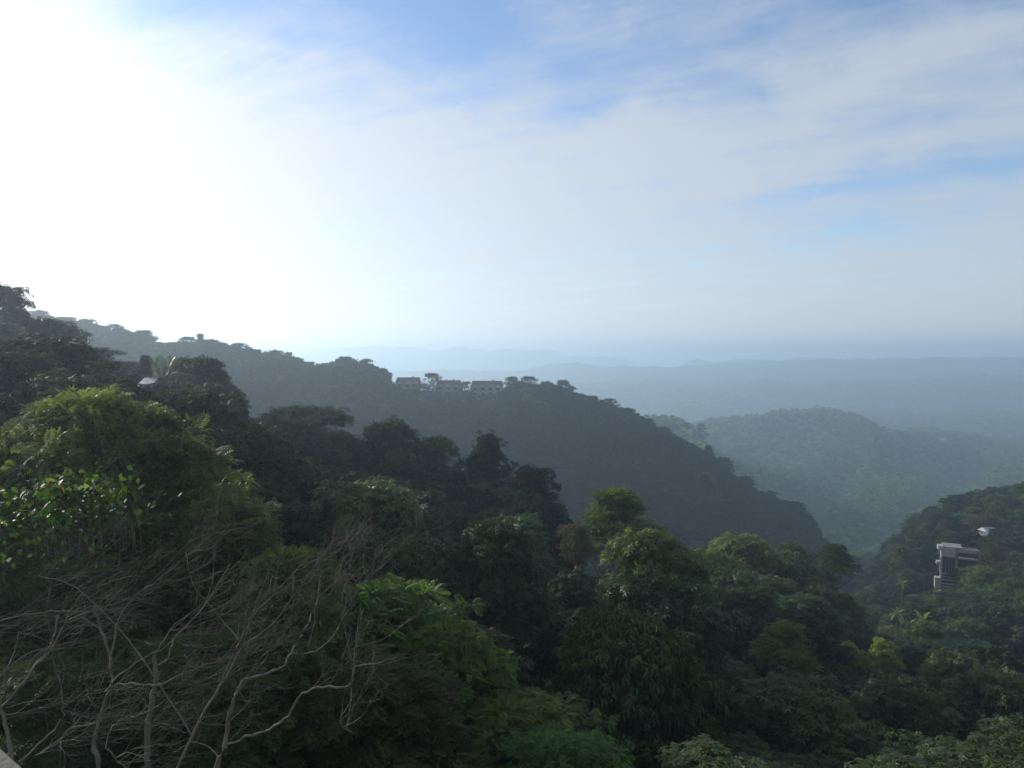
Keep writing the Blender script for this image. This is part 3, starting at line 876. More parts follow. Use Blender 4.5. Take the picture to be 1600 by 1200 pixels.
# large-leaved drooping tree, low centre: 300 leaf rosettes nearest the eye are parts
def big_leaf_tree():
    P = at(965, 965, 42)
    zg = Hs(P.x, 42) 
    Ht = P.z - zg
    if Ht < 9: zg, Ht = P.z - 9, 9
    W = 330 / F_PX * 42
    o = tag(empty('large_leaved_tree', (P.x, 42, zg)), 'tree with large drooping glossy leaves, low in the centre of the view', 'tree')
    V, Q, T, cen, rcl = crown_data(301, Ht, W, Ht * .75, 150, 26, HANG, 0.33, prof='dome', flat=.55, rc=(.08, .15), lump=.5, droop=-.2, up_bias=.5)
    # rosettes keep upright: rebuild them with an upward normal
    g_ = np.random.default_rng(5)
    nv = len(HANG[0])
    cpos = V.reshape(-1, nv, 3).mean(1)
    n = len(cpos)
    ax = g_.normal(size=(n, 3)) * np.array([1, 1, .15])
    nr = np.array([[0, 0, 1.0]]) + g_.normal(0, .38, (n, 3))
    sz = 0.35 * g_.uniform(.65, 1.3, n)
    tint = T.reshape(-1, nv)[:, 0]
    front = np.argsort(cpos[:, 1] * .7 - cpos[:, 2] * .6)[:300]
    rest = np.setdiff1d(np.arange(n), front)
    Vr, Qr, Tr = place_units(HANG, cpos[rest], ax[rest], nr[rest], sz[rest], tint[rest])
    tag(obj('foliage', mesh_np('foliage', Vr, Qr, L_GLOSS, Tr), o), kind='stuff')
    shared = [mesh_np('leaf_cluster', *place_units(HANG, np.zeros((1, 3)), np.array([[1.0, 0, 0]]), np.array([[0, 0, 1.0]]), np.ones(1), np.array([k]))[:2], L_GLOSS, np.full(nv, k)) for k in (.2, .5, .85)]
    for i in front:
        l = obj('leaf_cluster', shared[int(g_.integers(3))], o)
        l.location = cpos[i]
        l.rotation_euler = (g_.normal(0, .38), g_.normal(0, .38), g_.random() * 6.28)
        l.scale = (sz[i],) * 3
    obj('trunk', wood_mesh('trunk', 301, Ht, Ht * .75, cen, W, BARK), o)
    placed.append((P.x, 42, W / 2))


big_leaf_tree()

# trees of the middle distance that stand out
DM = 'dark trees on the near spur'
tree_at('light0', 1015, 838, 66, 190, 'peaked green tree rising in the centre of the valley', None)
tree_at('mid0', 1040, 900, 62, 240, 'broad lower half of green foliage under the peaked centre tree', None)
tree_at('layer0', 962, 768, 88, 165, 'flat-layered tree standing against the blue ridge, centre of the view', None)
tree_at('brown0', 900, 822, 82, 80, 'brown twiggy shrub tree left of the flat-layered tree', None)
for k, px, py, D, w, lab in [
        ('dark0', 2, 450, 104, 110, 'tallest dark tree at the left picture edge'),
        ('mid0', 72, 500, 108, 120, 'dark tree with a pointed top next to the left edge tree'),
        ('dark2', 130, 545, 108, 130, 'dark rounded tree stepping down left of the tin-roofed hut'),
        ('umb0', 200, 566, 116, 60, 'small flat-topped tree behind the tin-roofed hut'),
        ('spire0', 228, 557, 116, 36, 'slim pointed tree immediately left of the palm'),
        ('dark0', 290, 562, 112, 70, 'dark tree right behind the palm'),
        ('dark2', 322, 562, 108, 80, 'blocky dark tree right of the palm, its right side dropping sheer'),
        ('dark0', 312, 610, 104, 100, 'dark lower tree under the blocky tree right of the palm'),
        ('dark1', 385, 662, 112, 110, 'rounded dark tree left of the flat-crowned one on the spur'),
        ('umb0', 475, 637, 112, 200, 'wide flat-crowned tree with a gap under its canopy on the spur'),
        ('mid1', 440, 652, 106, 110, 'leafy tree under the left half of the wide flat crown'),
        ('dark2', 607, 662, 112, 120, 'rounded dark tree right of the wide flat crown'),
        ('mid1', 680, 684, 114, 90, 'small-domed tree in the middle of the spur skyline'),
        ('dark1', 763, 682, 110, 110, 'pointed dark tree on the right end of the spur skyline'),
        ('dark0', 830, 735, 104, 110, 'dark tree where the spur drops towards the valley'),
        ('dark2', 858, 790, 98, 90, 'lowest dark tree of the spur edge, left of the brown shrub tree')]:
    tree_at(k, px, py, D, w, lab, DM)
RS = 'trees that stand out on the lower right'
for k, px, py, D, w, lab in [
        ('light0', 1165, 842, 130, 150, 'light green tree at the head of the valley, right of centre'),
        ('light0', 1110, 868, 124, 120, 'light green tree left of the valley head tree'),
        ('mid1', 1235, 852, 138, 90, 'grey-green rounded tree right of the valley head tree'),
        ('layer0', 1305, 852, 160, 80, 'pyramid-shaped tree above the dark valley'),
        ('light0', 1160, 922, 98, 70, 'small bright green dome below the valley head'),
        ('brown0', 1240, 935, 118, 110, 'brownish flowering treetop right of the small bright dome'),
        ('layer0', 1315, 930, 122, 80, 'olive layered tree right of the brownish treetop'),
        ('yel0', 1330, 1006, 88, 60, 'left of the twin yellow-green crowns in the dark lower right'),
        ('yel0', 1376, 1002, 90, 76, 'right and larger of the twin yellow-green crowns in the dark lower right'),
        ('light0', 1520, 970, 170, 90, 'smooth bright green dome below the concrete house'),
        ('mid0', 1500, 1000, 160, 150, 'wide grey-green tree under the smooth bright dome'),
        ('mid1', 1555, 1010, 165, 120, 'wide rounded tree right of the smooth bright dome'),
        ('drape0', 1480, 925, 205, 60, 'vine-covered tree just below the concrete house'),
        ('drape1', 1537, 888, 205, 60, 'bright vine mound against the right side of the concrete house'),
        ('drape1', 1575, 905, 195, 50, 'pale vine column at the right edge, right of the bright mound'),
        ('brown0', 1560, 856, 224, 72, 'brown-leaved tree covering the right wing of the concrete house'),
        ('brown0', 1580, 880, 215, 70, 'brown-leaved tree at the right edge below the metal roof'),
        ('light0', 1545, 940, 190, 50, 'small bright rounded tree between vine columns'),
        ('light0', 1590, 845, 240, 70, 'bright green tree at the right edge beside the metal roof'),
        ('mid0', 1530, 840, 262, 60, 'green tree standing before the metal-roofed house'),
        ('light0', 1595, 1045, 130, 90, 'light green tree low at the right picture edge')]:
    tree_at(k, px, py, D, w, lab, RS, minh=5)

# ------------------------------------------------------------------ ridge crest trees
crest = [(35, 487, 30, 'ridge_mid0'), (62, 486, 44, 'ridge_dark0'), (105, 496, 50, 'ridge_mid0'), (135, 500, 44, 'ridge_mid1'), (180, 508, 50, 'ridge_dark1'), (225, 517, 50, 'ridge_mid0'),
         (292, 527, 34, 'ridge_mid0'), (313, 522, 19, 'spire0'), (328, 531, 40, 'ridge_dark0'), (372, 537, 60, 'ridge_mid1'), (430, 548, 56, 'ridge_dark0'), (450, 551, 24, 'ridge_dark1'), (480, 566, 40, 'ridge_mid0'),
         (503, 569, 34, 'ridge_dark1'), (540, 558, 62, 'ridge_dark0'), (572, 562, 60, 'ridge_dark1'), (596, 576, 30, 'ridge_dark0'), (675, 584, 32, 'ridge_mid0'), (727, 597, 22, 'ridge_mid0'),
         (800, 590, 46, 'ridge_mid1'), (825, 589, 50, 'ridge_mid0'), (855, 597, 44, 'ridge_dark1'), (880, 595, 30, 'ridge_dark0'), (892, 605, 26, 'ridge_dark1'), (925, 619, 34, 'ridge_mid0'), (952, 623, 26, 'ridge_umb'),
         (980, 638, 36, 'ridge_light'), (1008, 655, 34, 'ridge_mid0'), (1036, 668, 36, 'ridge_dark0'), (1066, 688, 34, 'ridge_dark1'), (1107, 697, 17, 'ridge_dark0'), (1130, 716, 40, 'ridge_mid1'),
         (1165, 745, 42, 'ridge_dark0'), (1205, 769, 50, 'ridge_dark1'), (1243, 785, 44, 'ridge_dark0'), (1262, 812, 34, 'ridge_mid0'), (585, 596, 40, 'ridge_light'), (822, 606, 40, 'ridge_light'), (655, 600, 36, 'ridge_light')]
SPEC = {313: 'slim spire-like tree poking above the hazy ridge skyline', 675: 'lone rounded tree between the leftmost and middle townhouse roofs',
        540: 'left half of the big dome of trees on the ridge left of the townhouses', 572: 'right half of the big dome of trees on the ridge left of the townhouses',
        596: 'small tree on the right foot of the ridge dome, next to the leftmost roof', 727: 'small tree in the gap between the two right townhouse blocks',
        655: 'pale green tree in front of the leftmost townhouse block', 822: 'pale yellowish tree just right of the rightmost townhouse block', 980: 'pale yellowish tree on the descending right part of the ridge',
        1107: 'small round tree standing out on the steep end of the ridge', 880: 'tallest tree of the skyline right of the townhouses', 585: 'pale green tree at the foot of the big ridge dome'}
cnt_ = [0, 0, 0, 0]
ORD = ['', 'first', 'second', 'third', 'fourth', 'fifth', 'sixth', 'seventh', 'eighth', 'ninth', 'tenth', 'eleventh', 'twelfth', 'thirteenth', 'fourteenth']
for px, py, w, k in crest:
    D = float(np.interp(px, [0, 250, 460, 570, 700, 1300], [378, 418, 473, 488, 498, 490]))
    if px in (585, 655, 822, 980): D -= 22
    if px in (727,): D -= 4
    if px in SPEC:
        lab, grp = SPEC[px], None
    else:
        zone_ = 0 if px < 470 else 1 if px < 620 else 2 if px < 930 else 3
        cnt_[zone_] += 1
        lab = ORD[cnt_[zone_]] + [' skyline tree of the hazy ridge, counting from the left picture edge', ' low tree along the ridge, counting rightward to its big dome',
                                  ' ridge skyline tree right of the townhouses, counting rightward', ' skyline tree on the descending right end of the ridge, counting rightward'][zone_]
        grp = 'trees along the ridge skyline'
    tree_at(k, px, py, D, min(w * 1.15, 15.5 / D * F_PX), lab, grp, minh=13 if w > 20 else 9)
for px, py, w in [(1051, 661, 20), (1072, 661, 16), (1096, 662, 20)]:
    tree_at('ridge_umb', px, py, 948, w, {1051: 'left of three small trees on the grassy knob beyond the ridge', 1072: 'middle of three small trees on the grassy knob beyond the ridge', 1096: 'right of three small trees on the grassy knob beyond the ridge'}[px], 'trees on the grassy knob', minh=8)

# ------------------------------------------------------------------ scattered forest
def scatter(n, x_of, spacing, seed, exclude=True, kmin=0.55):
    """dart throwing on a grid; returns (x, y)"""
    g_ = np.random.default_rng(seed)
    pts = x_of(g_, n)
    cell = spacing
    grid, out_ = {}, []
    for x, y in pts:
        s = cell
        ci, cj = int(x // s), int(y // s)
        ok = True
        for a_ in (-1, 0, 1):
            for b_ in (-1, 0, 1):
                for q in grid.get((ci + a_, cj + b_), ()):
                    if (q[0] - x) ** 2 + (q[1] - y) ** 2 < s * s:
                        ok = False; break
                if not ok: break
            if not ok: break
        if ok:
            grid.setdefault((ci, cj), []).append((x, y)); out_.append((x, y))
    return np.array(out_)


def fan(d0, d1, p0, p1, power=1.0):
    def f(g_, n):
        y = np.sqrt(g_.random(n) * (d1 ** 2 - d0 ** 2) + d0 ** 2)
        px = g_.uniform(p0, p1, n)
        return np.stack([(px - 800) / F_PX * y, y], -1)
    return f


houses = [(1490, 226, 45), (1551, 255, 14), (223, 100, 20)]


def sil_limit(px, y):
    if y < 150: return np.interp(px, NEAR_SIL_X, NEAR_SIL_Y) + 8
    if y < 360: return np.interp(px, RIGHT_SIL_X, RIGHT_SIL_Y) + 4 if px > 1290 else (np.interp(px, RIGHT_SIL_X, RIGHT_SIL_Y) + 4 if y < 300 else np.interp(px, RIDGE_SIL_X, RIDGE_SIL_Y) + 20)
    return np.interp(px, RIDGE_SIL_X, RIDGE_SIL_Y) + 3


def keep_clear(px, py_top, y, W):
    """True when a scattered tree would hide a building or a tree that stands out"""
    if 1440 < px < 1532 and 120 < y < 250 and py_top < (925 if px < 1498 else 884): return True
    if 1542 < px < 1560 and 150 < y < 262 and py_top < 830: return True
    if 205 < px < 270 and y < 112 and py_top < 592: return True
    if 605 < px < 797 and 380 < y < 502 and py_top < np.interp(px, [605, 665, 672, 728, 736, 782, 788], [596, 597, 603, 605, 615, 617, 602]): return True
    if 885 < px < 1060 and y < 88 and py_top < 870: return True
    if 900 < px < 1100 and 26 < y < 66 and py_top < 950: return True
    if px > 930 and y < 54 and py_top < 1165: return True
    if y < 46 and py_top < np.interp(px, [-400, 0, 75, 130, 345, 440, 520, 625, 760, 850, 1200, 2000], [720, 720, 660, 660, 740, 860, 940, 950, 1030, 1150, 1110, 1110]): return True
    if 430 < px < 900 and y < 95 and py_top < np.interp(px, [430, 600, 800, 900], [700, 740, 800, 880]): return True
    if 1270 < px < 1440 and 30 < y < 103 and py_top < 1055: return True
    if 1440 < px < 1600 and 100 < y < 160 and py_top < 1060: return True
    return False


cand = []
spots = scatter(9000, fan(30, 150, -350, 1950), 5.2, 21)
g_ = np.random.default_rng(3)
zs = H(spots[:, 0], spots[:, 1])
for (x, y), zg in zip(spots, zs):
    if any((x - a) ** 2 + (y - b) ** 2 < (0.42 * r) ** 2 for a, b, r in placed): continue
    px, _ = proj(x, y, zg)
    Ht = g_.uniform(8, 14); W = g_.uniform(7, 11.5)
    for _try in range(4):
        top = proj(x, y, zg + Ht)[1]
        if top < sil_limit(px, y) or keep_clear(px, top, y, W): Ht *= .8; W *= .9
        else: break
    else: continue
    r = g_.random()
    if px < 900: k = ('dark0' if r < .3 else 'dark1' if r < .45 else 'dark2' if r < .75 else 'mid0' if r < .85 else 'drape0' if r < .95 else 'umb0')
    else: k = ('dark0' if r < .2 else 'dark2' if r < .38 else 'mid0' if r < .55 else 'mid1' if r < .7 else 'drape0' if r < .8 else 'light0' if r < .91 else 'layer0' if r < .97 else 'brown0')
    if y < 75 and k in ('light0', 'brown0', 'layer0'): k = 'mid1'
    cand.append((W / y, k, x, y, Ht, W, zg, px))
spots = scatter(12000, fan(150, 350, 900, 1900), 7.0, 22)
zs = H(spots[:, 0], spots[:, 1])
for (x, y), zg in zip(spots, zs):
    px, _ = proj(x, y, zg)
    if y > 300 and px < 1330: continue
    if any((x - a) ** 2 + (y - b) ** 2 < (0.4 * r) ** 2 for a, b, r in placed): continue
    Ht = g_.uniform(8, 14); W = g_.uniform(8, 15)
    for _try in range(4):
        top = proj(x, y, zg + Ht)[1]
        if top < sil_limit(px, y) or keep_clear(px, top, y, W): Ht *= .8; W *= .9
        else: break
    else: continue
    r = g_.random()
    k = ('dark0' if r < .12 else 'dark2' if r < .22 else 'mid0' if r < .42 else 'mid1' if r < .6 else 'drape0' if r < .72 else 'light0' if r < .84 else 'layer0' if r < .9 else 'brown0' if r < .95 else 'umb0')
    cand.append((W / y, k, x, y, Ht, W, zg, px))
spots = scatter(30000, fan(235, 515, -300, 1330), 6.6, 23)
zs = H(spots[:, 0], spots[:, 1])
for (x, y), zg in zip(spots, zs):
    px, _ = proj(x, y, zg)
    if y < 300 and px > 1150: continue
    Ht = g_.uniform(8, 13); W = g_.uniform(8, 14)
    for _try in range(4):
        top = proj(x, y, zg + Ht)[1]
        if top < np.interp(px, RIDGE_SIL_X, RIDGE_SIL_Y) + 3 or keep_clear(px, top, y, W): Ht *= .8; W *= .9
        else: break
    else: continue
    r = g_.random()
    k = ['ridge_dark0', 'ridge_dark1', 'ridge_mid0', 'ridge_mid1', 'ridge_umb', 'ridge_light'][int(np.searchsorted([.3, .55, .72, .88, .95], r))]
    cand.append((W / y * .8, k, x, y, Ht, W, zg, px))
# lower growth closing the crest between its taller trees
crest_fill = []
for i in range(700):
    px = float(g_.uniform(-60, 1290)); D = float(np.interp(px, [0, 250, 460, 570, 700, 1300], [378, 418, 473, 488, 498, 490])) + g_.uniform(-6, 26)
    py = float(np.interp(px, RIDGE_SIL_X, RIDGE_SIL_Y)) + abs(g_.normal(0, 5)) - 1.5
    if 604 < px < 800: continue
    P = at(px, py, D)
    W = g_.uniform(4.5, 11); Ht = max(W * 1.1, P.z - Hs(P.x, D))
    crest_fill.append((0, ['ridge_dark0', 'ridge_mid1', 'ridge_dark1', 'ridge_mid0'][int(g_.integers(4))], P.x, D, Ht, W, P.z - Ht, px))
print("candidates", len(cand), "named trees", len(placed))


def in_view(c):
    top = proj(c[2], c[3], c[6] + c[4])[1]
    return -30 < c[7] < 1630 and top < 1210 and c[3] > 34


cand.sort(key=lambda c: -c[0])
view = [c for c in cand if in_view(c)]
N_IND = 300 - len(placed)
single = view[:N_IND]
sset = set(map(id, single))
rest = [c for c in cand if id(c) not in sset]


MARKS = [(5, 470, "the tallest left-edge tree"), (70, 510, "the pointed dark tree"), (150, 570, "the rounded dark tree"),
         (223, 592, 'the tin roof'), (256, 590, 'the palm'), (330, 600, "the blocky tree by the palm"), (385, 680, "the rounded leftmost spur tree"),
         (480, 650, 'the wide flat-crowned tree'), (607, 680, "the rounded dark spur tree"), (680, 700, 'the small-domed spur tree'), (763, 700, "the pointed spur tree"),
         (830, 760, 'the tree where the spur drops'), (858, 810, "the lowest dark spur tree"), (900, 850, 'the brown shrub tree'), (962, 800, 'the flat-layered tree'),
         (1015, 870, 'the peaked centre tree'), (965, 1050, 'the large-leaved tree'), (590, 960, 'the bright feathery tree'), (740, 1030, "the bright feathery tree's right shoulder"),
         (470, 890, 'the lowest feathery tree'), (1165, 870, 'the valley head tree'), (1305, 880, 'the pyramid-shaped valley tree'), (1160, 945, "the small bright dome"),
         (1240, 960, 'the brownish flowering treetop'), (1355, 1030, 'the twin yellow-green crowns'), (1410, 905, 'the gully banana plant'), (1441, 968, 'the largest banana plant'),
         (1490, 890, 'the concrete house'), (1551, 830, 'the pale metal roof'), (1520, 995, "the smooth bright dome"), (1595, 1070, "the light green right-edge tree"),
         (1585, 1150, 'the corner banana plant'), (1575, 925, 'the pale vine column'), (1480, 940, "the vine-covered tree"), (1387, 819, 'the orange roof'),
         (760, 1150, "the low feathery bottom-edge tree"), (1100, 1120, "the large-leaved tree's lower right flank"), (1310, 1160, "the dark bottom edge")]
SECT = ['to the right of', 'up and right of', 'straight above', 'up and left of', 'to the left of', 'down and left of', 'straight below', 'down and right of']
info = []
for c in single:
    s_, k, x, y, Ht, W, zg, px = c
    cpx, cpy = proj(x, y, zg + Ht * .8)
    mk = min(MARKS, key=lambda m: (m[0] - cpx) ** 2 + 1.6 * (m[1] - cpy) ** 2)
    a_ = math.atan2(mk[1] - cpy, cpx - mk[0])
    d_ = math.hypot(mk[1] - cpy, cpx - mk[0])
    sec = SECT[int(round(a_ / (math.pi / 4))) % 8]
    info.append([KINDS[k]['look'], ('just ' if d_ < 45 else '' if d_ < 100 else 'well ') + sec + ' ' + mk[2], c, W / y])
from collections import defaultdict
byl = defaultdict(list)
for it in info: byl[(it[0], it[1])].append(it)
for (look, where), its in byl.items():
    its.sort(key=lambda i: -i[3])
    for j, it in enumerate(its):
        size = '' if len(its) == 1 else ['largest ', 'smaller '][min(j, 1)] if len(its) == 2 else ['largest ', 'middle-sized ', 'smallest '][j] if len(its) == 3 else ['largest ', 'second largest ', 'third largest ', 'fourth largest ', 'fifth largest ', 'lesser '][min(j, 5)]
        s_, k, x, y, Ht, W, zg, px = it[2]
        tree(k, x, y, Ht, W, label=f"{size}{look} tree {where}", group=f"{look} trees of the wooded slopes", z=zg)


def gn_scatter(name, label, pts, kinds_used, key_of, jitter=0):
    """one object that instances crown meshes on points"""
    holders = {k: next(o for o in C.objects if o.type == 'MESH' and o.data == KINDS[k]['crown']) for k in kinds_used}
    n = len(pts)
    me = bpy.data.meshes.new(name)
    me.vertices.add(n)
    fit = [crown_fit(KINDS[p[1]], p[4], p[5]) for p in pts]
    me.vertices.foreach_set("co", np.array([(p[2], p[3], p[6] + f[2]) for p, f in zip(pts, fit)], dtype=np.float32).ravel())
    g2 = np.random.default_rng(n)
    a = me.attributes.new("rz", 'FLOAT', 'POINT'); a.data.foreach_set("value", (g2.random(n) * 6.283).astype(np.float32))
    a = me.attributes.new("scl", 'FLOAT_VECTOR', 'POINT')
    a.data.foreach_set("vector", np.array([(f[0], f[0], f[1]) for f in fit], dtype=np.float32).ravel())
    o = obj(name, me)
    tag(o, label, kind='stuff')
    # one branch per kind: select points by an attribute, instance that kind
    a = me.attributes.new("kindid", 'INT', 'POINT'); a.data.foreach_set("value", np.array([kinds_used.index(p[1]) for p in pts], dtype=np.int32))
    ng = bpy.data.node_groups.new(name + "_nodes", 'GeometryNodeTree')
    ng.interface.new_socket('Geometry', in_out='INPUT', socket_type='NodeSocketGeometry')
    ng.interface.new_socket('Geometry', in_out='OUTPUT', socket_type='NodeSocketGeometry')
    gi, go = ng.nodes.new('NodeGroupInput'), ng.nodes.new('NodeGroupOutput')
    join = ng.nodes.new('GeometryNodeJoinGeometry')

    def named(nm, typ):
        n_ = ng.nodes.new('GeometryNodeInputNamedAttribute')
        n_.data_type = typ
        n_.inputs[0].default_value = nm
        return n_.outputs[0]
    rot = ng.nodes.new('ShaderNodeCombineXYZ')
    ng.links.new(named("rz", 'FLOAT'), rot.inputs[2])
    scl, kid = named("scl", 'FLOAT_VECTOR'), named("kindid", 'INT')
    for i, k in enumerate(kinds_used):
        cmp_ = ng.nodes.new('FunctionNodeCompare')
        cmp_.data_type = 'INT'; cmp_.operation = 'EQUAL'
        ng.links.new(kid, cmp_.inputs[2]); cmp_.inputs[3].default_value = i
        oi = ng.nodes.new('GeometryNodeObjectInfo')
        oi.transform_space = 'ORIGINAL'
        oi.inputs['Object'].default_value = holders[k]
        oi.inputs['As Instance'].default_value = True
        iop = ng.nodes.new('GeometryNodeInstanceOnPoints')
        ng.links.new(gi.outputs[0], iop.inputs['Points'])
        ng.links.new(cmp_.outputs[0], iop.inputs['Selection'])
        ng.links.new(oi.outputs['Geometry'], iop.inputs['Instance'])
        ng.links.new(rot.outputs[0], iop.inputs['Rotation'])
        ng.links.new(scl, iop.inputs['Scale'])
        ng.links.new(iop.outputs[0], join.inputs[0])
    ng.links.new(join.outputs[0], go.inputs[0])
    o.modifiers.new("scatter", 'NODES').node_group = ng
    return o


near_rest = [c for c in rest if not c[1].startswith('ridge')]
ridge_rest = [c for c in rest if c[1].startswith('ridge')] + crest_fill
# undergrowth closes the ground between the near trees
ug = scatter(16000, fan(20, 260, -350, 1900), 4.0, 31)
zs = H(ug[:, 0], ug[:, 1])
for (x, y), zg in zip(ug, zs):
    px, _ = proj(x, y, zg)
    Ht, W = g_.uniform(3.5, 6), g_.uniform(5, 8)
    top = proj(x, y, zg + Ht * .7)[1]
    if top < sil_limit(px, y) or keep_clear(px, top, y, W): continue
    k = ['dark0', 'mid0', 'drape0', 'dark2'][int(g_.integers(4))]
    near_rest.append((0, k, x, y, Ht, W, zg - Ht * .3, px))
gn_scatter('undergrowth', 'dark undergrowth and lesser trees filling the slopes between the nearer trees', near_rest, sorted({c[1] for c in near_rest}), None)
gn_scatter('forest', 'unbroken forest on the shaded face of the long middle ridge', ridge_rest, sorted({c[1] for c in ridge_rest}), None)

# hill beyond the ridge and the plain behind it
hill_tree = tree_at('far0', 1275, 634, 1398, 9, 'small treetop breaking the skyline on the summit of the far green hill')
hill_tree2 = tree_at('far1', 1296, 637, 1398, 8, 'pale treetop just right of the summit of the far green hill')
pts = []
for n, d0, d1, p0, p1, sp, w0, w1 in [(34000, 620, 1020, 880, 1750, 6.5, 8, 14), (34000, 1020, 1500, 950, 1750, 8.0, 8, 15), (9000, 1500, 2300, 1000, 1750, 14, 14, 26), (9000, 2300, 3300, 900, 1750, 19, 16, 32)]:
    q = scatter(n, fan(d0, d1, p0, p1), sp, n + 1)
    zz1 = H(q[:, 0], q[:, 1])
    pn = fbm(q[:, 0] / 120, q[:, 1] / 120, 3)
    for (x, y), zg, f in zip(q, zz1, pn):
        W = g_.uniform(w0, w1)
        pts.append((0, 'far1' if g_.random() < .35 + .35 * f else 'far0', x, y, g_.uniform(6, 12) if y < 1350 or y > 1450 else g_.uniform(5, 11), W, zg, 0))
print("far instances", len(pts), "near rest", len(near_rest), "ridge rest", len(ridge_rest))
gn_scatter('distant_forest', 'hazy forest over the far green hill and the plain behind it', pts, ['far0', 'far1'], None)

# pale grassy clearings on the hill shoulder
CLEAR = plain_mat("clearing_grass", (0.20, 0.24, 0.05), (0.30, 0.32, 0.09), 0.05, 0.95)
for px, D, wd, dp in [(1382, 1392, 18, 12), (1477, 1400, 10, 8), (1085, 945, 26, 16)]:
    cx, cy = (px - 800) / F_PX * D, D
    n_ = 9
    V, Q = [], []
    for j in range(n_):
        for i in range(n_):
            a_, b_ = (i / (n_ - 1) - .5) * 2, (j / (n_ - 1) - .5) * 2
            k = 1 - .25 * (a_ * a_ * b_ * b_)
            x, y = cx + a_ * wd * k, cy + b_ * dp * k
            V.append((x, y, Hs(x, y) + 6.5 + (0 if max(abs(a_), abs(b_)) < .99 else -7)))
    Q = [(j * n_ + i, j * n_ + i + 1, (j + 1) * n_ + i + 1, (j + 1) * n_ + i) for j in range(n_ - 1) for i in range(n_ - 1)]
    tag(obj('grass_clearing', mesh_np('grass_clearing', np.array(V), np.array(Q), CLEAR, smooth=True)), kind='structure')

# ------------------------------------------------------------------ palm
def frond_mesh(name, L_, n, lw, ll, sag, mat, seed):
    g3 = np.random.default_rng(seed)
    s = np.linspace(0, 1, n)
    x = L_ * s * (1 - .12 * s); z = L_ * (0.42 * s - sag * s ** 2.2)
    V, Q = [], []
    for i in range(1, n):
        for sd in (-1, 1):
            l = ll * (math.sin(math.pi * (.12 + .85 * s[i])) ** .6) * g3.uniform(.85, 1.1)
            b = len(V)
            V += [(x[i], 0, z[i]), (x[i] + .35 * l - lw, sd * l * .55, z[i] - .12 * l), (x[i] + .55 * l, sd * l * .8, z[i] - .5 * l), (x[i] + .35 * l + lw, sd * l * .55, z[i] - .12 * l)]
            Q.append((b, b + 1, b + 2, b + 3))
    tv, tq = tube(np.stack([x, x * 0, z], -1), np.linspace(.06, .015, n), 4)
    b = len(V)
    V = np.concatenate([np.array(V), tv]); Q = np.concatenate([np.array(Q), tq + b])
    return mesh_np(name, V, Q, mat, np.random.default_rng(seed).random(len(V)) * .6 + .2)


P = at(256, 600, 100)
zg = Hs(P.x, 100)
pt = tag(empty('palm_tree', (P.x, 100, zg)), 'coconut palm with upright fronds among the dark trees on the left', 'palm tree')
hp = P.z - zg
T = Tubes()
T.add([(0.5, 0, -1), (.2, 0, hp * .4), (0, 0, hp * .8), (0, 0, hp + .2)], [.24, .18, .15, .14], 8)
obj('trunk', T.mesh('palm_trunk', BARK), pt)
fm = [frond_mesh('frond', 4.2, 26, .06, .95, s_, L_PALM, i) for i, s_ in enumerate((.25, .5, .85))]
for i in range(19):
    f = obj('frond', fm[0 if i < 6 else 1 if i < 12 else 2], pt)
    f.location = (0, 0, hp)
    f.rotation_euler = (0, R(-58 if i < 6 else -22 if i < 12 else 8) + rnd.uniform(-.1, .1), i * 2.399)

# banana plants
def banana_mesh(L_, W_, sag, seed):
    n, V, Q = 9, [], []
    for i in range(n):
        s = i / (n - 1)
        w = W_ * math.sin(math.pi * min(1, .08 + .9 * s)) ** .6 * (1 if i < n - 1 else .15)
        x, z = L_ * s * .8, L_ * (.75 * s - sag * s * s)
        V += [(x, -w, z + .10 * w), (x, 0, z), (x, w, z + .10 * w)]
    for i in range(n - 1):
        b = i * 3
        Q += [(b, b + 1, b + 4, b + 3), (b + 1, b + 2, b + 5, b + 4)]
    return mesh_np('leaf', np.array(V), np.array(Q), L_BANANA, np.linspace(.2, 1, len(V)), smooth=True)


bm_ = [banana_mesh(3.0, .36, .55, 1), banana_mesh(3.0, .38, 1.05, 2)]
for px, py, D, s_, lab in [(1441, 968, 172, 1.3, 'banana plant with spreading pale leaves left of the vine-covered tree'), (1402, 958, 182, .9, 'small banana plant left of the largest banana plant'),
                           (1410, 912, 205, .8, 'banana plant higher up the dark gully, left of the concrete house'), (1590, 1150, 95, 1.2, 'banana plant near the lower right picture corner')]:
    P = at(px, py, D)
    t = tag(empty('banana_plant', (P.x, D, P.z - .5 * s_), rnd.random() * 6), lab, 'banana plant', 'banana plants on the right slope')
    t.scale = (s_,) * 3
    T = Tubes(); T.add([(0, 0, -7), (0, 0, -3), (.1, 0, 0)], [.22, .18, .1], 7)
    obj('stem', T.mesh('banana_stem', L_BANANA), t)
    for i in range(8):
        f = obj('leaf', bm_[i % 2], t)
        f.rotation_euler = (0, R(-25 if i % 2 == 0 else 5), i * 2.4)

